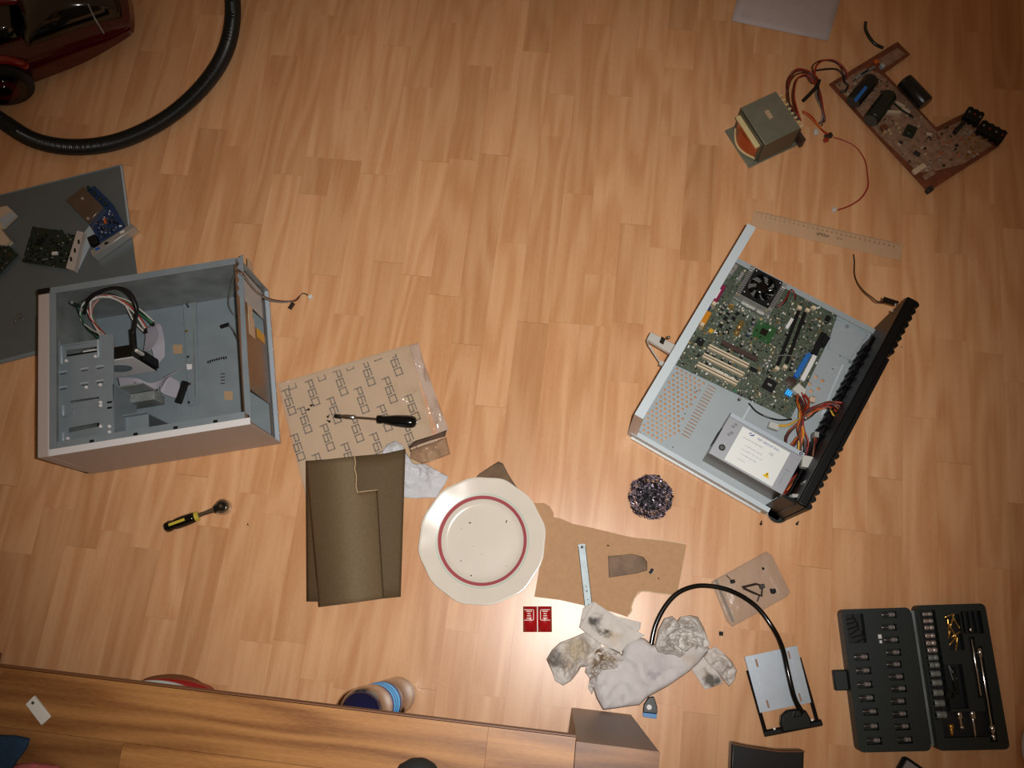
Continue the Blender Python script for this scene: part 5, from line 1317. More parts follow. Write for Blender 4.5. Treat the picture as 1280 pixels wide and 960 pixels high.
# power unit
PZ = 0.088
ps = [D.l(a, b_, PZ) for a, b_ in ((912, 518), (1005, 563), (981, 617), (886, 569))]
px0 = (ps[0].x + ps[3].x) / 2; px1 = (ps[1].x + ps[2].x) / 2; py1 = (ps[0].y + ps[1].y) / 2; py0 = (ps[2].y + ps[3].y) / 2
mat('unit_steel', (186, 192, 200), 0.32, metal=0.5)
mat('unit_side', (122, 106, 96), 0.3, metal=0.7, var=0.15, vscale=20, stretch=(3, 3, 60))
mat('label_white', (226, 230, 228), 0.45)
mat('logo_blue', (40, 60, 150), 0.5); mat('ink_grey', (120, 124, 128), 0.6); mat('warn_yellow', (230, 190, 40), 0.5)
pu = M().b(px0, px1, py0, py1, .010, PZ - .001).build('power_unit', 'unit_side', dc, bevel=.0008)
def top(x0, x1, y0, y1, z0, z1, name, m, **k): return M().b(px0 + x0, px0 + x1, py0 + y0, py0 + y1, PZ + z0, PZ + z1).build(name, m, pu, **k)
PW, PH = px1 - px0, py1 - py0
top(0, PW, 0, PH - .0085, -.001, 0, 'cover', 'unit_steel')
top(-.0005, PW + .001, PH - .0080, PH + .0005, -.001, .0012, 'cover_fold', 'galv_light', bevel=.0004)
top(PW * .20, PW * .85, PH * .04, PH * .86, 0, .0003, 'white_label', 'label_white')
def ptext(s_, size, fx_, fy_, m, name='label_print', rz=0, par=None):
    text(name, s_, size, m, par or pu, (px0 + PW * fx_, py0 + PH * fy_, PZ + .00045), rz)
ptext('FSP GROUP INC.', .0062, .58, .78, 'logo_blue', 'maker_name')
ptext('CE', .0068, .66, .63, 'ink_grey', 'safety_mark')
ptext('SWITCHING POWER SUPPLY', .0032, .40, .66, 'ink_grey')
ptext('AC INPUT 230V~ 50/60Hz', .0032, .45, .52, 'ink_grey')
ptext('DC OUTPUT +3.3V +5V +12V', .0032, .46, .42, 'ink_grey')
ptext('-12V +5VSB  MAX 180W', .0032, .44, .32, 'ink_grey')
ptext('CAUTION', .0032, .38, .20, 'ink_grey')
ptext('HAZARDOUS AREA', .0028, .91, .30, 'ink_grey', rz=pi / 2)
lg_ = M(); bx_, by_ = px0 + PW * .34, py0 + PH * .79
lg_.prism([(bx_ - .004, by_ - .003), (bx_ + .003, by_ - .0015), (bx_ + .006, by_ + .003), (bx_ + .0035, by_ + .003), (bx_ + .001, by_), (bx_ - .001, by_ - .0005)], PZ + .0003, PZ + .0005)
lg_.build('maker_logo', 'logo_blue', pu)
lg_ = M().prism([(bx_ - .006, by_ - .001), (bx_ - .003, by_ + .003), (bx_ + .001, by_ + .0035), (bx_ - .001, by_ + .002), (bx_ - .003, by_ + .0005)], PZ + .0003, PZ + .0005).build('maker_logo', 'logo_blue', pu)
wx, wy = px0 + PW * .73, py0 + PH * .20
M().prism([(wx - .0065, wy - .005), (wx + .0065, wy - .005), (wx, wy + .0065)], PZ + .0003, PZ + .0006).build('warning_triangle', 'warn_yellow', pu)
M().prism([(wx - .001, wy + .003), (wx + .0012, wy + .003), (wx + .0002, wy), (wx + .001, wy), (wx - .0006, wy - .0038), (wx, wy - .0008), (wx - .001, wy - .0008)], PZ + .0006, PZ + .0008).build('warning_bolt', 'black_plastic', pu)
gx, gy = px0 + PW * .105, py0 + PH * .24
M().lathe([(.0032, PZ), (.0062, PZ), (.0056, PZ + .0016), (.0036, PZ + .0016)], 24, (gx, gy), close=True).build('screw_rim', 'dark_steel', pu)
M().lathe([(.0001, PZ), (.003, PZ), (.0026, PZ + .0018), (.0001, PZ + .0018)], 16, (gx, gy)).build('cover_screw', 'steel', pu)
M().lathe([(.0016, PZ + .0012), (.0032, PZ + .0012), (.003, PZ + .002), (.0018, PZ + .002)], 14, (px0 + PW * .965, py0 + PH * .955), close=True).build('cover_screw', 'black_metal', pu)
for (fx_, fy_) in ((.10, .56), (.12, .62), (.10, .75), (.115, .82)):
    top(PW * fx_ - .003, PW * fx_ + .003, PH * fy_ - .0022, PH * fy_ + .0022, 0, .0003, 'stamped_mark', 'ink_grey')
M().b(px0 - .001, px0, py0 + .03, py0 + .06, .02, .07).build('mains_socket', 'black_plastic', pu)
for i in range(2): M().cyl((px0 + PW * (.9 + .03 * i), py0 + PH * .5, PZ), (px0 + PW * (.9 + .03 * i), py0 + PH * .5, PZ + .0006), .0014, 10).build('rivet', 'ink_grey', pu)
# looms
LC = ['w_red', 'w_orange', 'w_yellow', 'w_black', 'w_purple', 'w_brown']
wires('power_wire', [(1000, 572, .05), (1003, 556, .06), (1000, 538, .065), (1003, 522, .065), (1000, 506, .05), (997, 494, .035)], ['w_orange', 'w_black', 'w_red', 'w_purple', 'w_brown', 'w_yellow', 'w_black', 'w_brown'], .0017, dc, D, .007, 21)
wires('power_wire', [(1003, 524, .06), (1014, 513, .065), (1027, 507, .075), (1040, 504, .085), (1052, 510, .085), (1058, 520, .08)], ['w_red', 'w_brown', 'w_black', 'w_orange', 'w_purple', 'w_red', 'w_brown', 'w_grey', 'w_red'], .0018, dc, D, .007, 25)
wires('power_wire', [(1003, 524, .06), (1012, 518, .065), (1024, 511, .07), (1036, 510, .075), (1046, 518, .08), (1051, 527, .08)], ['w_orange', 'w_red', 'w_black', 'w_yellow'], .0017, dc, D, .004, 27)
wires('power_wire', [(1001, 524, .06), (1008, 512, .055), (1012, 502, .045), (1006, 494, .035)], ['w_red', 'w_orange'], .0017, dc, D, .004, 29)
wires('power_wire', [(1001, 528, .06), (990, 536, .055), (983, 546, .055), (984, 556, .06), (992, 556, .065), (999, 545, .065)], ['w_orange', 'w_brown', 'w_purple'], .0016, dc, D, .003, 31)
wires('power_wire', [(974, 532, .03), (984, 532, .035), (994, 527, .045), (1002, 522, .055)], ['w_yellow', 'w_black', 'w_yellow', 'w_brown'], .0017, dc, D, .0025, 33)
wires('power_wire', [(999, 560, .06), (1002, 545, .065), (1003, 530, .065)], ['w_yellow', 'w_orange', 'w_yellow'], .0019, dc, D, .004, 35)
wires('power_wire', [(982, 614, .06), (992, 602, .06), (1000, 588, .06), (1004, 575, .06)], ['w_red', 'w_brown', 'w_red', 'w_orange', 'w_black'], .0019, dc, D, .005, 37)
wires('power_wire', [(978, 617, .05), (994, 611, .06), (1006, 596, .07), (1014, 582, .08), (1018, 562, .085), (1020, 548, .085)], ['w_orange', 'w_red', 'w_brown'], .0019, dc, D, .003, 39)
mat('clear_white', (190, 190, 184), 0.35)
bb(968, 532, .020, .013, .014, 'white_power_plug', 'clear_white', rz=10, z=.018, bev=.001, par=dc)
bb(1000, 487, .022, .018, .02, 'white_power_plug', 'clear_white', rz=-15, z=.02, bev=.001, par=dc)
bb(1016, 499, .012, .010, .014, 'small_cream_plug', 'label_cream', rz=15, z=.02, bev=.001, par=dc)
bb(1010, 577, .020, .022, .02, 'white_power_plug', 'clear_white', rz=20, z=.075, bev=.001, par=dc)
bb(1021, 543, .008, .010, .02, 'metal_clip', 'silver', rz=20, z=.07, par=dc)
M().lathe([(.005, .058), (.008, .058), (.008, .062), (.005, .062)], 12, (D.l(1003, 524, .06).x, D.l(1003, 524, .06).y), close=True).build('cable_tie', 'clear_white', dc)
# slot lock sticking out behind the rear wall
mat('white_metal', (196, 194, 188), 0.4, metal=0.3)
zl = .10
M().prism(PP(D, [(813.5, 414.5), (845, 431), (840, 443), (808.5, 424)], zl), zl - .012, zl).build('slot_lock', 'white_metal', dc, bevel=.001)
M().prism(PP(D, [(827, 420.5), (832, 423.5), (829, 431), (824, 428)], zl), zl - .001, zl + .0006).build('lock_slot', 'dark_steel', dc)
M().tube([D.l(810.5, 431, zl - .02), D.l(825, 453, zl - .02), D.l(831, 456, zl - .02)], .0016, 6).build('lock_wire', 'white_metal', dc)
M().tube([D.l(809, 426, zl - .006), D.l(811, 432, zl - .02)], .0014, 6).build('lock_wire', 'white_metal', dc)
p = D.l(836, 421, zl); M().ball((p.x, p.y, zl - .004), .0035, 10).build('lock_knob', 'steel', dc)
p = D.l(829, 451, zl); M().bc(p.x, p.y, zl - .026, .010, .008, .01, 10).build('lock_hinge', 'white_metal', dc)
# ------------------------------------------------------------------ tool case with its bits and sockets
v = P(1157, 936) - P(1068, 938)
TB = Frame(P(1068, 938).xy, math.degrees(math.atan2(v.y, v.x)))
tb = fthing('tool_case', 'open dark green black plastic tool case with two trays at lower right', 'tool case', TB)
mat('case_plastic', (22, 33, 32), 0.5, bump=0.15, bscale=500)
mat('case_shade_mark', (5, 8, 8), 0.6)  # black for painted well shade, the groove and the size marks
q = lambda a, b, z=0.0: TB.l(a, b, z)
LW = q(1157, 936).x; LH = q(1045, 762).y
x2, x3 = q(1165, 936).x, q(1253, 931).x
y2, y3 = q(1165, 936).y, q(1137, 757).y
ZT = 0.026
def tray_(xa, xb, ya, yb, wells, nm):
    R_ = .009; rp_ = []
    for cx_, cy_, a0 in ((xb - R_, yb - R_, 0), (xa + R_, yb - R_, 90), (xa + R_, ya + R_, 180), (xb - R_, ya + R_, 270)):
        for i in range(5): rp_.append((cx_ + R_ * cos(RD(a0 + i * 22.5)), cy_ + R_ * sin(RD(a0 + i * 22.5))))
    o = M().prism(rp_, 0.0, ZT).build(nm, 'case_plastic', tb)
    cut = M()
    for w_ in wells:
        quad_ = [(w_[0], w_[2]), (w_[1], w_[2]), (w_[1], w_[3]), (w_[0], w_[3])] if len(w_) == 4 and not isinstance(w_[0], tuple) else list(w_)
        cut.prism(quad_, ZT - 0.016, ZT + .01)
        c0_ = (sum(v[0] for v in quad_) / 4, sum(v[1] for v in quad_) / 4)
        M().prism([(c0_[0] + (v[0] - c0_[0]) * .97, c0_[1] + (v[1] - c0_[1]) * .97) for v in quad_], ZT - .0159, ZT - .0154).build('well_shade', 'case_shade_mark', tb)  # dark sheet puts the recess shade into the well bottom
    boolean_cut(o, cut.build('cutter', 'case_shade_mark', smooth=0)); o.data.materials.clear(); o.data.materials.append(MATS['case_plastic'])
    o.data.polygons.foreach_set('use_smooth', [False] * len(o.data.polygons))
    bv = o.modifiers.new('bevel', 'BEVEL'); bv.width = .0012; bv.segments = 1; bv.limit_method = 'ANGLE'; bv.angle_limit = RD(50)
    return o
C1, C2 = 4.8, 4.8
colA = [(220, 365), (232, 447), (240, 530), (252, 611), (272, 693), (278, 781), (295, 867)]
colB = [(385, 112), (385, 188), (400, 263), (412, 338), (415, 410), (430, 484), (445, 555), (440, 631), (450, 707), (465, 782), (480, 862)]
pa = [q(1030 + x / C1, 745 + y / C1, .02) for x, y in colA]; pb = [q(1030 + x / C1, 745 + y / C1, .02) for x, y in colB]
wl = []
for p in pa: wl.append((p.x - .013, p.x + .013, p.y - .0062, p.y + .0062))
ax = sum(p.x for p in pa) / len(pa); bx2 = sum(p.x for p in pb) / len(pb)
wl2 = [(p.x - .013, p.x + .013, p.y - .0058, p.y + .0058) for p in pb]
hk = q(1030 + 190 / C1, 745 + 205 / C1, .02)
wl3 = [(hk.x - .017, hk.x + .015, hk.y - .022, hk.y + .028)]
tray_(0, LW, 0, LH, wl + wl2 + wl3, 'left_tray')
M().b(ax - .006, ax + .002, pa[-1].y - .006, pa[0].y + .006, ZT - .010, ZT - .0095).build('tray_groove', 'case_shade_mark', tb)
sock = [(140, 108), (145, 150), (150, 190), (155, 238), (160, 282), (168, 325), (172, 370), (180, 414), (185, 466), (193, 520), (200, 580), (208, 643), (220, 712)]
psq = [q(1130 + x / C2, 745 + y / C2, .02) for x, y in sock]
wr = [(min(p.x for p in psq) - .012, max(p.x for p in psq) + .012, psq[-1].y - .007, psq[0].y + .007)]
g0 = q(1130 + 300 / C2, 745 + 220 / C2, .02); wr.append((g0.x - .014, g0.x + .012, g0.y - .030, g0.y + .032))
g1 = q(1130 + 310 / C2, 745 + 530 / C2, .02); wr.append((g1.x - .018, g1.x + .014, g1.y - .040, g1.y + .034))
g2 = q(1130 + 320 / C2, 745 + 770 / C2, .02); wr.append((x2 + .014, x3 - .030, g2.y - .021, g2.y + .021))
def rodwell(p0, p1, hw, ext):
    a_, b2_ = q(1130 + p0[0] / 4.8, 745 + p0[1] / 4.8, ZT), q(1130 + p1[0] / 4.8, 745 + p1[1] / 4.8, ZT); d_ = (b2_ - a_).normalized(); n_ = Vector((-d_.y, d_.x, 0)) * hw
    a_ = a_ - d_ * ext; b2_ = b2_ + d_ * ext
    return tuple((v.x, v.y) for v in (a_ - n_, b2_ - n_, b2_ + n_, a_ + n_))
wr.append(rodwell((404, 258), (460, 598), .0055, .004)); wr.append(rodwell((450, 312), (540, 865), .0062, .003))
wr.append((x3 - .046, x3 - .010, y3 - .052, y3 - .012))
tray_(x2, x3, y2, y3, wr, 'right_tray')
M().b(LW, x2, .006, LH - .006, .006, .012).build('hinge', 'galv_dull', tb)
M().cyl((LW + .004, .01, .012), (LW + .004, LH - .01, .012), .0025, 8).build('hinge_pin', 'case_plastic', tb)
a, b_ = q(1038, 837), q(1053, 863)
M().b(a.x, .0, b_.y + .001, a.y, .004, .016).build('latch', 'case_plastic', tb, bevel=.002)
for i in range(3): M().b(x3 - .040 + i * .010, x3 - .038 + i * .010, y3 - .050, y3 - .014, ZT - .015, ZT - .004).build('tray_rib', 'case_plastic', tb)
for p in pb: M().b(p.x + .017, p.x + .019, p.y - .001, p.y + .001, ZT, ZT + .0003).build('size_mark', 'case_shade_mark', tb)

mat('bit_steel', (190, 180, 176), 0.25, metal=0.6); mat('bit_dark', (84, 76, 72), 0.3, metal=0.6)
def frame_thing(name, label, cat, p, group=None, rz=0.0):
    w_ = Matrix.Rotation(TB.a, 3, 'Z') @ Vector((p.x, p.y, 0)) + TB.o
    return thing(name, label, cat, (w_.x, w_.y, 0), TB.a + RD(rz), group)
orda = ['top', 'second', 'third', 'middle', 'fifth', 'second lowest', 'bottom']
proto = None
ZB = ZT - .009
def make_bit(label, p, sh=1.0, rz=0):
    t = frame_thing('screwdriver_bit', label, 'bit', p, 'bits clipped in the left tray', rz)
    axl([(.001, .0020), (.002, .0042), (.0075, .0044), (.0085, .0036), (.010, .0036), (.0105, .0042), (.0115, .0042), (.0125, .0025)], ZB, 12).build('bit_socket', 'bit_steel', t)
    axl([(-.011 * sh, .0007), (-.009 * sh, .0018), (-.004, .0018), (.001, .0028)], ZB, 6).build('bit_tip', 'bit_dark', t)
    return t
proto = make_bit('top screwdriver bit in the left column of the left tray', pa[0], 1.0)
def copy_thing(src, label, p, rz=0, s=1.0):
    c = src.copy(); COL.objects.link(c); c['label'] = label
    w_ = Matrix.Rotation(TB.a, 3, 'Z') @ Vector((p.x, p.y, 0)) + TB.o
    c.location = (w_.x, w_.y, 0); c.rotation_euler = (0, 0, TB.a + RD(rz)); 
    for ch in src.children:
        d = ch.copy(); COL.objects.link(d); d.parent = c
    return c
for i, p in enumerate(pa[1:]): copy_thing(proto, '%s screwdriver bit in the left column of the left tray' % orda[i + 1], p)
ordb = ['top', 'second from top', 'third from top', 'fourth from top', 'fifth from top', 'middle', 'fifth from bottom', 'fourth from bottom', 'third from bottom', 'second from bottom', 'bottom']
for i, p in enumerate(pb): copy_thing(proto, '%s screwdriver bit in the right column of the left tray' % ordb[i], p)
ords = ['top', 'second from top', 'third from top', 'fourth from top', 'fifth from top', 'sixth from top', 'middle', 'sixth from bottom', 'fifth from bottom', 'fourth from bottom', 'third from bottom', 'second from bottom', 'bottom and widest']
for i, p in enumerate(psq):
    r_ = .0036 + .0028 * i / 12
    t = frame_thing('socket', '%s socket in the socket row of the right tray' % ords[i], 'socket', p, 'sockets in the right tray')
    h_ = .0085
    axl([(-h_, r_ * .9), (-h_ + .001, r_), (-.001, r_), (0, r_ * .84), (.002, r_ * .84), (.003, r_), (h_ - .001, r_), (h_, r_ * .9)], ZT - .016 + r_ + .0045, 14).build('socket_body', 'bit_steel' if i < 6 else 'galv_dull', t)
    axl([(-h_ - .0004, r_ * .6), (-h_ + .0008, r_ * .6)], ZT - .016 + r_ + .0045, 6).build('socket_mouth', 'black_plastic', t)
# hex keys heap
rr_ = random.Random(5)
for i in range(6):
    p = q(1030 + (150 + 14 * i) / C1, 745 + (140 + 26 * i) / C1, .02)
    t = frame_thing('hex_key', ['topmost bent black hex key in the upper left well', 'second bent hex key from the top in the upper left well', 'third bent hex key from the top in the upper left well', 'third bent hex key from the bottom in the upper left well', 'second bent hex key from the bottom in the upper left well', 'lowest bent hex key in the upper left well'][i], 'hex key', p, 'hex keys heaped in the tray', rr_.uniform(-50, 30))
    z = ZT - .014 + .0024 * (i % 3)
    M().tube(cr([(-.010, 0, z), (.008, .001, z), (.0105, .003, z), (.0105, .009, z)], 3), .0012, 6).build('key_rod', 'black_metal', t)
# brass drill bits
mat('brass', (196, 150, 70), 0.3, metal=0.75)
for i in range(9):
    p = q(1130 + (275 + (i % 3) * 22) / C2, 745 + (120 + i * 22) / C2, .02)
    t = frame_thing('drill_bit', ['golden drill bit at the top of the drill heap', 'golden drill bit next to the topmost in the heap', 'golden drill bit at the upper right of the heap', 'golden drill bit at left just above the middle of the heap', 'golden drill bit in the middle of the drill heap', 'golden drill bit right of the middle of the heap', 'golden drill bit at lower left of the heap', 'golden drill bit low in the middle of the heap', 'golden drill bit at the bottom of the drill heap'][i], 'drill bit', p, 'golden drill bits heaped in the tray', rr_.uniform(20, 120))
    z = ZT - .012 + .0016 * (i % 3); mb = M()
    for k in range(2):
        mb.tube([(-.011 + .0016 * j, .0008 * cos(j * .9 + k * pi), z + .0008 * sin(j * .9 + k * pi)) for j in range(12)], .0007, 5)
    mb.v = mb.v; mb.build('drill_flute', 'brass', t); M().cyl((.006, 0, z), (.013, 0, z), .0012, 8).build('drill_shank', 'brass', t)
def rod(name, label, p0, p1, r, z, m='chrome', heads=()):
    a, b_ = q(*p0, z), q(*p1, z); d = b_ - a; L_ = d.length
    w_ = Matrix.Rotation(TB.a, 3, 'Z') @ Vector((a.x, a.y, 0)) + TB.o
    t = thing(name, label, 'tool', (w_.x, w_.y, 0), TB.a + math.atan2(d.y, d.x))
    axl([(0, r * .8), (.001, r), (L_ - .001, r), (L_, r * .8)], z, 10).build('rod', m, t)
    for (f0, f1, r_) in heads: axl([(L_ * f0, r_ * .85), (L_ * f0 + .001, r_), (L_ * f1 - .001, r_), (L_ * f1, r_ * .85)], z, 14).build('rod_end', m, t)
    return t
S8 = 4.8
fx = lambda x, y: (1130 + x / S8, 745 + y / S8)
rod('sliding_bar', 'thin bright chrome bar left of the long extension bar', fx(404, 258), fx(460, 598), .0022, ZT - .006)
rod('extension_bar', 'long chrome extension bar with socket ends at the right of the tray', fx(450, 312), fx(540, 865), .0024, ZT - .006, heads=((0, .10, .0050), (.84, .92, .0055), (.94, 1.0, .0042)))
rod('extension_bar', 'short chrome extension bar with thick top in the lower right well', fx(405, 680), fx(430, 860), .0024, ZT - .006, heads=((0, .32, .0055),))
rod('universal_joint', 'small chrome joint left of the short extension bar', fx(325, 690), fx(347, 795), .0030, ZT - .007, heads=((0, .45, .0055), (.85, 1, .0050)))
rod('adapter', 'small golden tinted adapter at lower left well', fx(280, 770), fx(287, 835), .0034, ZT - .007, 'brass', heads=((0, .4, .0046),))
rod('short_chrome_pin', 'short bright pin tip above the sliding bar in right tray', fx(397, 190), fx(400, 215), .0028, ZT - .006)
# black ratchet-like tool in the middle well
p = q(*fx(270, 590), .012)
t = frame_thing('black_ratchet', 'black tool with a round ring head in the middle well of right tray', 'tool', p)
M().lathe([(.005, ZT - .014), (.009, ZT - .014), (.009, ZT - .004), (.005, ZT - .004)], 20, close=True).build('ring_head', 'black_rubber', t)
M().b(.008, .015, .0, .045, ZT - .014, ZT - .005).build('tool_handle', 'black_rubber', t, bevel=.002)
p = q(*fx(275, 460), .012)
t = frame_thing('tweezers', 'thin steel tweezers in the middle well above the ring head', 'tool', p, rz=-75)
M().tube([(-.014, .0, ZT - .006), (.012, .004, ZT - .006)], .0008, 6).build('tweezer_arm', 'galv', t); M().tube([(-.014, 0, ZT - .006), (.012, -.003, ZT - .006)], .0008, 6).build('tweezer_arm', 'galv', t)
p = q(1030 + 326 / C1, 745 + 255 / C1, .02)
t = frame_thing('white_label', 'small white folded label between the bit columns of left tray', 'label', p)
M().b(-.0025, .003, .0, .007, ZT, ZT + .003).build('label_tab', 'sticker_white', t); M().b(-.0015, .0025, -.008, -.003, ZT, ZT + .003).build('label_tab', 'sticker_white', t)

# ------------------------------------------------------------------ mains transformer with its wires
zt = 0.075
a, b_ = P(956.5, 181, zt), P(1001, 160, zt)
TR = Frame(a.xy, math.degrees(math.atan2((b_ - a).y, (b_ - a).x)))
tr = fthing('transformer', 'square grey laminated transformer with copper coil and bundled brown wires', 'transformer', TR)
mat('core_grey', (120, 120, 104), 0.5, metal=0.3, var=0.1, vscale=40)
mat('core_side', (92, 88, 72), 0.5, metal=0.3, var=0.15, vscale=30, stretch=(1, 1, 200))
mat('copper', (176, 88, 48), 0.3, metal=0.7, var=0.15, vscale=60, stretch=(1, 1, 40))
mat('coil_cream', (206, 190, 140), 0.5)
tx = TR.l(1001, 160, zt).x; ty = TR.l(917, 143, zt).y
ty = (TR.l(924, 136, zt).y + TR.l(967, 115, zt).y) / 2
M().b(0, tx, 0, ty, 0.004, zt - .001).build('iron_core', 'core_side', tr, bevel=.001)
M().b(0, tx, 0, ty, zt - .001, zt).build('core_top', 'core_grey', tr, bevel=.0005)
M().b(-.022, tx + .016, -.002, ty + .002, 0.0, 0.003).build('mounting_plate', 'core_grey', tr, bevel=.0008)
M().b(-.0045, -.0005, .004, ty - .004, .006, zt - .004).build('bobbin_wall', 'core_side', tr, bevel=.001)
mb = M(); k = 14
pts = [(-.004 - .016 * math.sin(pi * i / k), 0.010 + (ty - .020) * (i / k)) for i in range(k + 1)]
mb.prism(pts, .014, zt - .018).build('copper_coil', 'copper', tr, smooth=60)
M().b(-.014, -.001, .008, ty - .008, zt - .019, zt - .011).build('coil_flange', 'coil_cream', tr, bevel=.002, seg=2)
pts2 = [(-.004 - .019 * math.sin(pi * i / k), 0.006 + (ty - .012) * (i / k)) for i in range(k + 1)]
M().prism(pts2, .010, .014).build('coil_flange', 'coil_cream', tr)
M().b(-.003, -.0005, ty - .020, ty - .004, .02, zt - .008).build('red_tape', 'w_red', tr)
lb = TR.l(961, 143, zt)
M().bc(lb.x, lb.y, zt, .010, .022, .0004, 0).build('top_label', 'tan_sticker', tr)
for i in range(3): M().bc(lb.x, lb.y - .006 + i * .006, zt + .0004, .007, .002, .0002, 0).build('label_line', 'label_cream', tr)
for i in range(8):
    y = .008 + (ty - .016) * i / 7
    M().b(tx, tx + .014, y - .002, y + .002, zt - .016, zt - .012).build('terminal_pin', 'coil_cream', tr)
M().b(tx + .002, tx + .010, .004, ty - .004, .01, zt - .020).build('terminal_board', 'agp_brown', tr)
M().b(tx + .010, tx + .018, -.012, .024, .008, .035).build('brown_board', 'agp_brown', tr)
wires('wire', [(998, 148, .055), (990, 140, .06), (985, 122, .055), (986, 103, .05), (993, 91, .045), (1005, 88, .04), (1014, 94, .035), (1021, 106, .03), (1024, 122, .025), (1028, 138, .02), (1029, 150, .01), (1026, 155, .005)], ['w_brown', 'w_red', 'w_brown', 'w_black', 'w_grey'], .0019, tr, TR, .006, 41)
wires('wire', [(1000, 150, .05), (995, 136, .055), (992, 118, .05), (996, 100, .045), (1008, 94, .04), (1017, 103, .035), (1021, 98, .03), (1018, 92, .03), (1019, 82, .03), (1027, 76, .03), (1040, 76, .03), (1050, 81, .025), (1056, 91, .02), (1058, 99, .012)], ['w_brown', 'w_red', 'w_black'], .0018, tr, TR, .003, 43)
wires('wire', [(1019, 88, .03), (1034, 86, .028), (1046, 87, .025), (1053, 93, .02), (1056, 98, .012)], ['w_black', 'w_black'], .0017, tr, TR, .001, 44)
M().tube(wpath([(1004, 126, .03), (1013, 117, .032), (1021, 108, .033), (1024, 100, .033)], 5, TR), .0040, 8).build('wire_wrap', 'w_black', tr, smooth=60)
wires('wire', [(1004, 140, .045), (1013, 146, .04), (1021, 155, .03), (1028, 163, .015), (1034, 168, .008)], ['w_orange', 'w_red', 'w_orange'], .0019, tr, TR, .002, 47)
cn = TR.l(1036, 169, .008); M().bc(cn.x, cn.y, .001, .016, .010, .009, -10).build('dark_plug', 'dark_brown', tr, bevel=.001)
cn = TR.l(1033, 174, .008); M().bc(cn.x, cn.y, .001, .010, .008, .007, -10).build('red_plug', 'w_red', tr, bevel=.001)
wires('red_lead', [(1042, 171, .006), (1055, 175, .006), (1070, 184, .006), (1081, 200, .006), (1085, 218, .005), (1085, 234, .004), (1076, 248, .003), (1062, 257, .003), (1048, 262, .003)], ['w_red', 'w_red'], .0012, tr, TR, .0015, 49)
cn = TR.l(1043, 262, .004); M().bc(cn.x, cn.y, .0005, .010, .008, .006, 30).build('white_plug', 'clear_white', tr, bevel=.001)
cn = TR.l(1020, 165, .004); M().bc(cn.x, cn.y, .0005, .012, .010, .006, 60).build('white_plug', 'clear_white', tr, bevel=.001)

# ------------------------------------------------------------------ brown amplifier board
LB = Frame(P(1160, 240).xy, math.degrees(math.atan2(*reversed((P(1250, 182) - P(1160, 240)).xy))))
lb = fthing('amplifier_board', 'brown L shaped amplifier circuit board with big capacitors at upper right', 'circuit board', LB)
mat('pcb_brown', (112, 62, 40), 0.4, var=0.25, vscale=60)
mat('pcb_print', (142, 112, 92), 0.45, var=0.3, vscale=90)
outl = [(1036, 105), (1122, 52), (1138, 68), (1106, 91), (1170, 159), (1208, 140), (1226, 158), (1250, 182), (1160, 240)]
bz = .008
M().prism(PP(LB, outl, bz), bz - .0016, bz).build('board', 'pcb_brown', lb)
inn = [(1044, 106), (1080, 85), (1100, 92), (1132, 122), (1171, 165), (1208, 148), (1240, 182), (1204, 205), (1168, 214), (1148, 216), (1100, 170)]
M().prism(PP(LB, inn, bz), bz, bz + .0003).build('printed_layer', 'pcb_print', lb)
M().prism(PP(LB, [(1096, 75), (1122, 60), (1132, 68), (1104, 86)], bz), bz, bz + .0003).build('printed_layer', 'pcb_print', lb)
comps(10, LB, [tuple(v) for v in PP(LB, inn, bz)], 170, bz + .0003, 61, ['silver', 'slot_dark', 'pcb_brown', 'label_cream', 'dark_steel', 'w_orange', 'pcb_print'], lb, .008, .004)
def lc(px, py, z=bz): return LB.l(px, py, z)
def can(p0, p1, r, name, m):
    a, b_ = lc(*p0, bz + r), lc(*p1, bz + r); d = b_ - a
    pts = [a + d * t for t in (0, .04, .08, .10, .96, 1)]
    return M().tube(pts, r, 20, radii=[r * .9, r, r * .93, r, r, r * .9]).build(name, m, lb, smooth=50)
mat('cap_black', (18, 22, 26), 0.3); mat('cap_green', (24, 34, 28), 0.3)
can((1066, 128), (1090, 99), .0165, 'large_capacitor', 'cap_black')
a_, b2_ = lc(1069, 126, bz + .0335), lc(1083, 108, bz + .0335); d_ = b2_ - a_
p = (a_ + b2_) / 2; M().bc(p.x, p.y, bz + .0322, d_.length, .007, .0010, math.degrees(math.atan2(d_.y, d_.x))).build('capacitor_print', 'ide_blue', lb, label='pale blue printed stripe')
can((1088, 151), (1112, 119), .0170, 'large_capacitor', 'cap_green')
can((1130, 101), (1157, 130), .0180, 'large_capacitor', 'cap_black')
for (a, b_, sx, sy, h, rz, m) in ((1139, 162, .022, .022, .014, 30, 'cap_green'), (1118, 139, .006, .03, .012, 50, 'label_cream'), (1126, 130, .006, .022, .006, 20, 'label_cream'), (1133, 137, .006, .02, .006, 20, 'label_cream'), (1106, 158, .012, .012, .012, 0, 'pcb_brown'), (1150, 210, .012, .030, .009, 90, 'label_cream'), (1162, 218, .012, .026, .007, 90, 'pcb_print'), (1201, 157, .009, .032, .014, 105, 'cap_black'), (1162, 167, .006, .012, .006, 40, 'label_cream'), (1147, 191, .008, .014, .006, 20, 'slot_dark'), (1163, 236, .014, .010, .012, 0, 'slot_dark'), (1085, 88, .006, .040, .006, 90, 'galv_dull'), (1078, 92, .006, .036, .006, 90, 'galv_dull'), (1104, 81, .008, .010, .012, 0, 'galv_light'), (1096, 76, .010, .010, .006, 0, 'w_orange')):
    p = lc(a, b_, bz + h); M().bc(p.x, p.y, bz, sx, sy, h, rz).build('soldered_block', m, lb, bevel=.001)
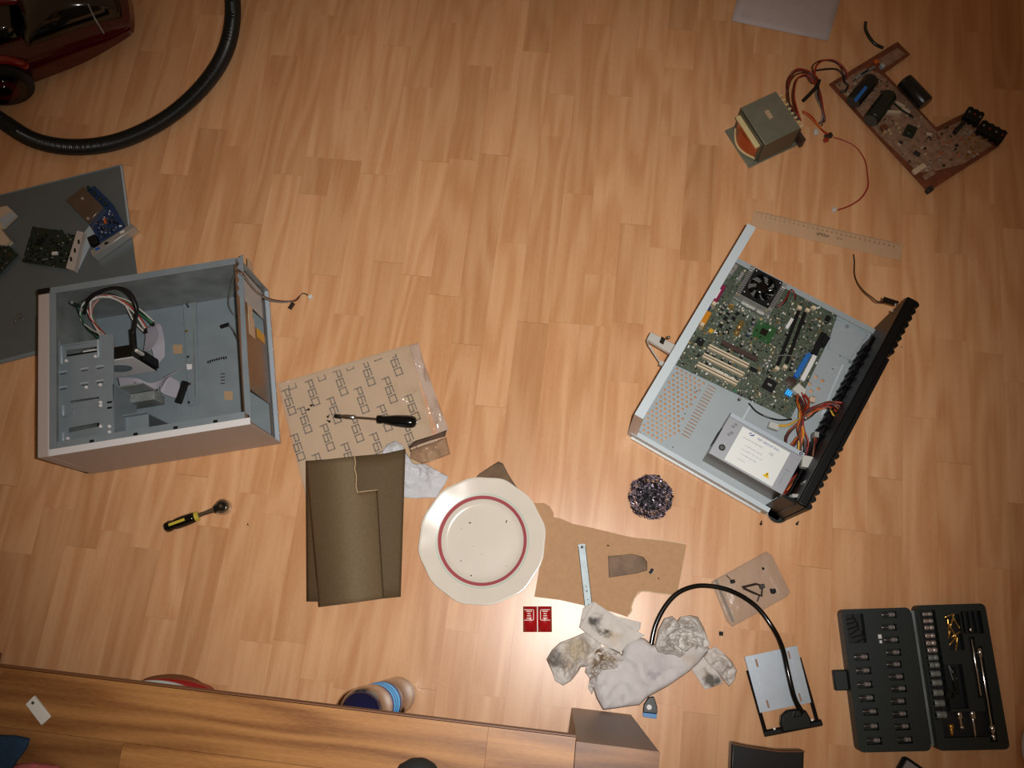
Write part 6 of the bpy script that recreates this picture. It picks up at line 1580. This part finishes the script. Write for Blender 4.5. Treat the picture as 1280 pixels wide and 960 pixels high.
for q_ in ((1112, 162), (1121, 154), (1124, 159), (1114, 166), (1107, 164)):
    p = lc(*q_, bz + .012); M().lathe([(.0001, bz), (.004, bz), (.004, bz + .011), (.0001, bz + .0125)], 12, (p.x, p.y)).build('small_capacitor', 'tan_sticker', lb)
for q_ in ((1213, 172), (1218, 168), (1224, 166), (1228, 172), (1221, 176), (1208, 178), (1216, 184), (1226, 183), (1219, 190), (1210, 195), (1235, 173)):
    p = lc(*q_, bz + .006); M().lathe([(.0001, bz), (.0028, bz), (.0024, bz + .006), (.0001, bz + .006)], 8, (p.x, p.y)).build('brass_pin', 'gold', lb)
def jack(px, py, nx, rz, w_=.030):
    p = lc(px, py, bz + .022)
    b0 = M().bc(p.x, p.y, .0085, w_, .028, .015, rz).build('socket_block', 'black_plastic', lb, bevel=.0015)
    c_, s_ = cos(RD(rz)), sin(RD(rz))
    for i in range(nx):
        u = -w_ / 2 + w_ * (i + .5) / nx
        for vv in (-.014, .012):
            M().bc(p.x + u * c_ - vv * s_, p.y + u * s_ + vv * c_, .006, .006, .006, .018, rz).build('socket_tab', 'black_plastic', b0, bevel=.0008)
        M().bc(p.x + u * c_, p.y + u * s_, .0245, .003, .005, .0008, rz).build('contact', 'w_red' if i % 2 else 'galv_dull', b0)
jack(1220, 141, 3, -66, .036); jack(1243, 161, 4, -68, .056)
for q_ in ((1131, 100),): pass
M().tube(wpath([(1104, 60, .012), (1094, 55, .016), (1087, 47, .018), (1082, 37, .015), (1082, 28, .008)], 6, LB), .0036, 8).build('green_cable', 'cap_green', lb, smooth=60)
M().tube(wpath([(1054, 97, .014), (1056, 103, .018), (1060, 107, .016), (1056, 114, .012), (1050, 114, .01)], 5, LB), .0024, 7).build('black_wire', 'w_black', lb, smooth=60)
M().tube(wpath([(1116, 128, .014), (1128, 138, .016), (1142, 147, .014)], 4, LB), .002, 6).build('dark_rod', 'cap_green', lb)

# ------------------------------------------------------------------ vacuum cleaner and hose
a, b_ = P(30, 118, .03), P(172, 66, .03)
VC = Frame(P(25, 124, 0).xy, math.degrees(math.atan2((b_ - a).y, (b_ - a).x)))
vc = fthing('vacuum_cleaner', 'dark red and black vacuum cleaner with ribbed hose in the upper left corner', 'vacuum cleaner', VC)
mat('shell_red', (66, 4, 6), 0.12, coat=1.0); mat('band_red', (120, 10, 16), 0.12, coat=1.0); mat('shell_black', (10, 12, 12), 0.1, coat=1.0); mat('tyre', (14, 14, 14), 0.45)
def vshell(name, prof, y0, y1, m, n=14, pw=.32, dz=0.0):
    """side profile (x, z) carried across the body with rounded flanks"""
    cx_ = sum(p[0] for p in prof) / len(prof); cz_ = min(p[1] for p in prof)
    vs = []; k = len(prof)
    for j in range(n + 1):
        t = -cos(pi * j / n); s_ = max(0.02, (1 - t * t)) ** pw
        s_ = .55 + .45 * s_
        y = (y0 + y1) / 2 + (y1 - y0) / 2 * t
        for (x, z) in prof: vs.append((cx_ + (x - cx_) * (s_ * .35 + .65), y, cz_ + (z - cz_) * s_))
    fs = [(j * k + i, (j + 1) * k + i, (j + 1) * k + (i + 1) % k, j * k + (i + 1) % k) for j in range(n) for i in range(k)]
    fs += [tuple(range(k)), tuple(range((n + 1) * k - 1, n * k - 1, -1))]
    mb = M().add(vs, [f[::-1] for f in fs]); return mb.build(name, m, vc, smooth=50)
def sp_(pts, n=5): return [(p.x, p.y) for p in cr([(x, z, 0) for x, z in pts], n)]
low = sp_([(-.30, .02), (-.10, .02), (.06, .02), (.18, .025), (.28, .05), (.335, .07)]) + sp_([(.335, .10), (.25, .115), (.10, .12), (-.10, .13), (-.30, .12)])
vshell('lower_shell', low, .012, .33, 'shell_red')
dom = sp_([(.075, .10), (.12, .10), (.26, .09), (.315, .09)]) + sp_([(.315, .12), (.28, .165), (.20, .195), (.13, .17), (.085, .13)])
vshell('dark_front_cover', dom, .03, .31, 'shell_black')
mid = sp_([(-.30, .10), (-.10, .12), (.10, .12)]) + sp_([(.10, .16), (.0, .20), (-.12, .215), (-.30, .20)])
vshell('black_body', mid, .05, .29, 'shell_black')
bandp = sp_([(-.28, .195), (-.12, .205), (.0, .195), (.13, .15), (.13, .165), (.0, .212), (-.12, .222), (-.28, .212)], 6)
vshell('red_top_band', bandp, .10, .24, 'band_red')
def vring(x, z, R_, r, y, name, m, a0=0, a1=360, sq=1.0):
    pts = [(x + R_ * cos(RD(a0 + (a1 - a0) * i / 30)), y, z + R_ * sin(RD(a0 + (a1 - a0) * i / 30))) for i in range(31)]
    return M().tube(pts, r, 10, sq=sq).build(name, m, vc, smooth=70)
WR = .062
def wheel_at(x, y):
    wv = M(); pr = [(.001, -.012), (WR * .8, -.012), (WR, -.006), (WR, .016), (WR * .8, .020), (.001, .020)]
    k = len(pr); n = 36; vs = []
    for r_, yy in pr:
        for j in range(n): a_ = 2 * pi * j / n; vs.append((x + r_ * cos(a_), y + yy, WR + r_ * sin(a_)))
    wv.add(vs, [(i * n + j, (i + 1) * n + j, (i + 1) * n + (j + 1) % n, i * n + (j + 1) % n)[::-1] for i in range(k - 1) for j in range(n)] + [tuple(range(n)), tuple(range(k * n - 1, (k - 1) * n - 1, -1))])
    w_ = wv.build('wheel', 'tyre', vc, smooth=50)
    for R_, m_ in ((.045, 'shell_black'), (.030, 'shell_red'), (.014, 'shell_black')):
        M().cyl((x, y - .0125, WR), (x, y - .0125 - .004 * (.05 / R_) ** .5, WR), R_, 28).build('wheel_disc', m_, w_)
wheel_at(0, -.005)
wheel_at(0, .345)
vring(0, WR, WR + .006, .010, .004, 'red_fender', 'band_red', 15, 175)
M().cyl((.27, .12, 0), (.27, .14, 0), .0, 6)
M().cyl((.24, .15, .018), (.24, .18, .018), .018, 16).build('front_castor', 'tyre', vc)
M().tube(wpath([(110, 5, .20), (118, 22, .19), (130, 42, .16)], 4, VC), .0016, 6).build('cover_seam', 'galv_dull', vc)
# ribbed hose
HZ = .0195
hp = wpath([(-120, 20, .10), (-70, 90, .05), (-30, 128, HZ), (5, 153, HZ), (45, 176, HZ), (95, 184, HZ), (150, 176, HZ), (205, 150, HZ), (250, 112, HZ), (280, 68, HZ), (291, 20, HZ), (286, -30, HZ), (270, -70, .03)], 60, VC)
tot = 0; pts = [hp[0]]; step = .0011
acc = 0
for i in range(1, len(hp)):
    sgl = (hp[i] - hp[i - 1]).length
    while acc + sgl >= step:
        t = (step - acc) / sgl; hp[i - 1] = hp[i - 1].lerp(hp[i], t); pts.append(hp[i - 1].copy()); sgl = (hp[i] - hp[i - 1]).length; acc = 0
        if sgl < 1e-9: break
    acc += sgl
rad = [.0185 if (i % 4) in (1, 2) else .0165 for i in range(len(pts))]
mat('hose_black', (20, 24, 24), 0.35)
M().tube(pts, .018, 14, radii=rad).build('ribbed_hose', 'hose_black', vc, smooth=60)
print('hose points', len(pts))
print('tris approx', sum(len(m.polygons) for m in bpy.data.meshes))
